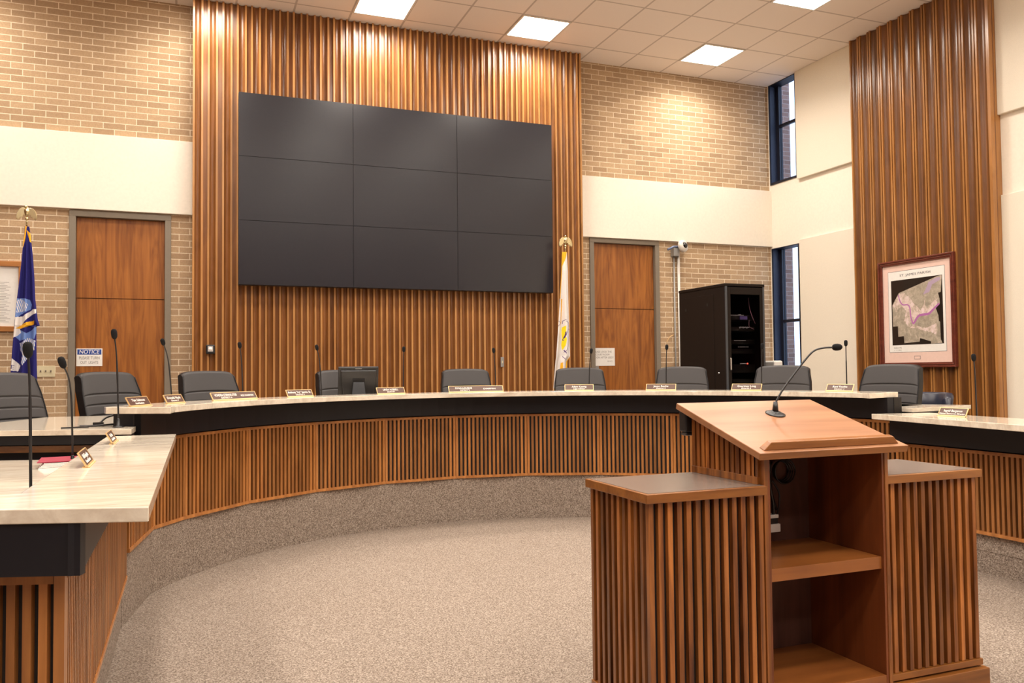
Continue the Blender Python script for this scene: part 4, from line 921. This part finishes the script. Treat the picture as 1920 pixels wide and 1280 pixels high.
# left flag: local coordinates from the measured outline (x from pole, z above dais floor)
FLY = 9.05
def fl(px, py, pole): q = ray_at(px, py, FLY-.03); return (q.x-pole, q.z-ZU)
poleL = ray_at(50, 440, FLY).x
out_px = [(424, 46, 55), (445, 45, 58), (480, 42, 62), (520, 38, 65), (560, 33, 67), (600, 29, 72), (610, 28, 76), (612, 28, 69.5), (650, 25, 69.5), (690, 22, 70), (740, 20, 71), (820, 18, 73)]
outL = []
for y, a, b_ in out_px:
    l_ = fl(a, y, poleL); r_q = fl(b_, y, poleL); outL.append((l_[1], l_[0], r_q[0]))
def polyL(ps): # close-up pixels of the crop (0,420)-(140,700) at 4.571x
    return [fl(a/4.571, 420+b_/4.571, poleL) for a, b_ in ps]
LW = [polyL(p) for p in ([(135, 800), (200, 790), (245, 760), (285, 730), (315, 730), (315, 765), (270, 780), (230, 820), (190, 860), (150, 900), (130, 910)],
                         [(120, 900), (170, 895), (180, 930), (150, 960), (118, 975)], [(110, 1150), (180, 1215), (155, 1262), (100, 1255)])]
LB = [polyL(p) for p in ([(150, 640), (205, 635), (255, 650), (275, 690), (265, 730), (225, 755), (180, 775), (150, 810), (132, 815)],
                         [(130, 960), (180, 910), (230, 935), (290, 900), (315, 870), (315, 935), (300, 985), (240, 985), (170, 1000)])]
LG = [polyL(p) for p in ([(140, 895), (200, 855), (255, 835), (298, 828), (292, 858), (240, 880), (180, 895)],)]
LF = [polyL(p) for p in ([(200, 1010), (240, 975), (280, 985), (310, 1000), (300, 1080), (270, 1100), (240, 1150), (200, 1210), (185, 1190), (200, 1120), (175, 1080), (170, 1020)],
                         [(180, 640), (245, 690), (225, 745), (150, 760), (150, 660)])]
LGR = [polyL([(318, 880), (360, 872), (358, 915), (322, 922)]), polyL([(215, 20), (230, 18), (218, 120), (200, 200), (196, 198), (208, 100)]), polyL([(228, 50), (262, 80), (268, 160), (255, 150), (235, 80)])]
LE = polyL([(104, 1205), (128, 1212), (126, 1216), (110, 1212), (109, 1221), (122, 1226), (121, 1230), (108, 1226), (107, 1236), (124, 1242), (123, 1246), (102, 1240)])
def paintL(x, z):
    if inpoly(x, z, LE): return 0
    for p in LGR+LG:
        if inpoly(x, z, p): return 3
    for p in LW:
        if inpoly(x, z, p): return 1
    for p in LF:
        if inpoly(x, z, p): return 1 if math.sin(x*420+z*120) > -.1 else 2
    for p in LB:
        if inpoly(x, z, p): return 2
    return 0
flag('state_flag', 'navy flag with white pelican emblem on eagle-topped pole, left', (poleL, FLY, ZU), 0, outL, 0, paintL, 0, ['navycloth', 'whitecloth', 'lbluecloth', 'goldcloth'], 0, outL[0][0]-.01, 2.3)
poleR = ray_at(1060, 470, FLY).x
out_px = [(472, 1054, 1063), (500, 1052, 1064), (560, 1048, 1065.5), (620, 1044, 1067.5), (667, 1040, 1069), (677, 1039, 1064), (700, 1037, 1063), (740, 1034, 1061), (800, 1030, 1060)]
outR = []
for y, a, b_ in out_px:
    l_ = fl(a, y, poleR); r_q = fl(b_, y, poleR); outR.append((l_[1], l_[0], r_q[0]))
def polyR(ps): # crop (1030,560)-(1180,760) at 6.4x
    return [fl(1030+a/6.4, 560+b_/6.4, poleR) for a, b_ in ps]
RY = [polyR([(150, 345), (188, 320), (186, 400), (175, 440), (195, 480), (180, 560), (150, 620), (142, 560), (150, 480), (145, 400)])]
RG = [polyR([(200, 755), (250, 690), (252, 735), (222, 775), (210, 840), (190, 845)]), polyR([(120, 860), (130, 770), (150, 760), (148, 850)]), polyR([(35, 1070), (72, 1062), (70, 1100), (30, 1105)]),
      [fl(*q, poleR) for q in ((1054, 472), (1063, 472), (1062, 480), (1054, 500), (1049, 560), (1047, 560))], polyR([(135, 0), (155, 0), (142, 300), (130, 330)])]
def line(ps, w): 
    q = polyR(ps); return (q, w)
RL = [line([(90, 265), (125, 290), (85, 340)], .0028), line([(155, 300), (160, 265), (188, 250)], .003), line([(188, 268), (225, 285), (232, 330), (205, 390), (170, 470)], .0035),
      line([(235, 360), (238, 440), (225, 540), (190, 620), (165, 640)], .0032), line([(150, 690), (165, 715), (190, 730)], .0028), line([(185, 400), (178, 440), (165, 475)], .006), line([(165, 620), (185, 650)], .0055), line([(158, 490), (160, 500)], .005)]
def paintR(x, z):
    for q, w_ in RL:
        for i in range(len(q)-1):
            ax_, az = q[i]; bx_, bz = q[i+1]; dx, dz = bx_-ax_, bz-az; k_ = max(0, min(1, ((x-ax_)*dx+(z-az)*dz)/(dx*dx+dz*dz)))
            if math.hypot(x-ax_-k_*dx, z-az-k_*dz) < w_: return 1
    for p in RG:
        if inpoly(x, z, p): return 2
    for p in RY:
        if inpoly(x, z, p): return 3
    return 0
flag('parish_flag', 'white gold-fringed flag on eagle-topped pole beside the video wall', (poleR, FLY, ZU), 0, outR, 0, paintR, 0, ['whitecloth', 'purplecloth', 'goldcloth', 'yellowcloth'], 0, outR[0][0]-.01, 1.6)
# ------------------------------------------------------------------ papers and small things on the low left worktop
zw = H-.485
t = thing('paper_stack', 'stack of white papers under the red folder on the left worktop', 'papers', (-.615, 5.0, zw), .1)
m_ = MB()
for i in range(5): m_.box(-.12+.006*i, .12-.004*i, -.11+.003*i, .10, .006*i, .006*i+.0045)
m_.build('sheets', 'paper', t)
m_ = MB(); m_.prism([(-.13, -.12), (.13, -.11), (.14, .12), (-.12, .13)], .0, .004, 0, Matrix.Translation((-.615, 5.02, zw+.033))@Matrix.Rotation(.1, 4, 'Z')@Matrix.Rotation(.015, 4, 'X'))
tag(m_.build('red_folder', 'red'), 'red folder lying on white papers on the left worktop', 'folder')
m_ = MB(); c0 = ray_at(78, 897, 3.9); m_.prism([(-.06, -.09), (.07, -.05), (.07, .12), (-.01, .02)], 0, .012)
o = tag(m_.build('tablet', 'plastic', bevel=.003), 'thin black device lying on the low worktop behind near countertop', 'tablet'); o.location = (c0.x, c0.y, zw)
m_ = MB(); q = ray_at(205, 795, 5.75); m_.tube(smooth_path([(q.x-.06, q.y, WZ+.01), (q.x-.02, q.y+.05, WZ+.05), (q.x+.05, q.y+.08, WZ+.06), (q.x+.12, q.y+.03, WZ+.012), (q.x+.02, q.y-.02, WZ+.01), (q.x-.08, q.y-.05, WZ+.006), (q.x-.16, q.y-.04, WZ+.006)]), .006, 8)
m_.box(q.x-.09, q.x-.03, q.y-.03, q.y+.0, WZ+.001, WZ+.025)
tag(m_.build('desk_cable', 'plastic'), 'black cable bunched at left end of the curved counter', 'cable')
m_ = MB(); m_.prism([(-.13, -.03), (.02, -.02), (.0, .04)], 0, .008); o = tag(m_.build('pen_case', 'plastic', bevel=.001), 'flat black wedge lying left of the bunched cable', 'case'); o.location = (q.x-.12, q.y-.12, WZ)
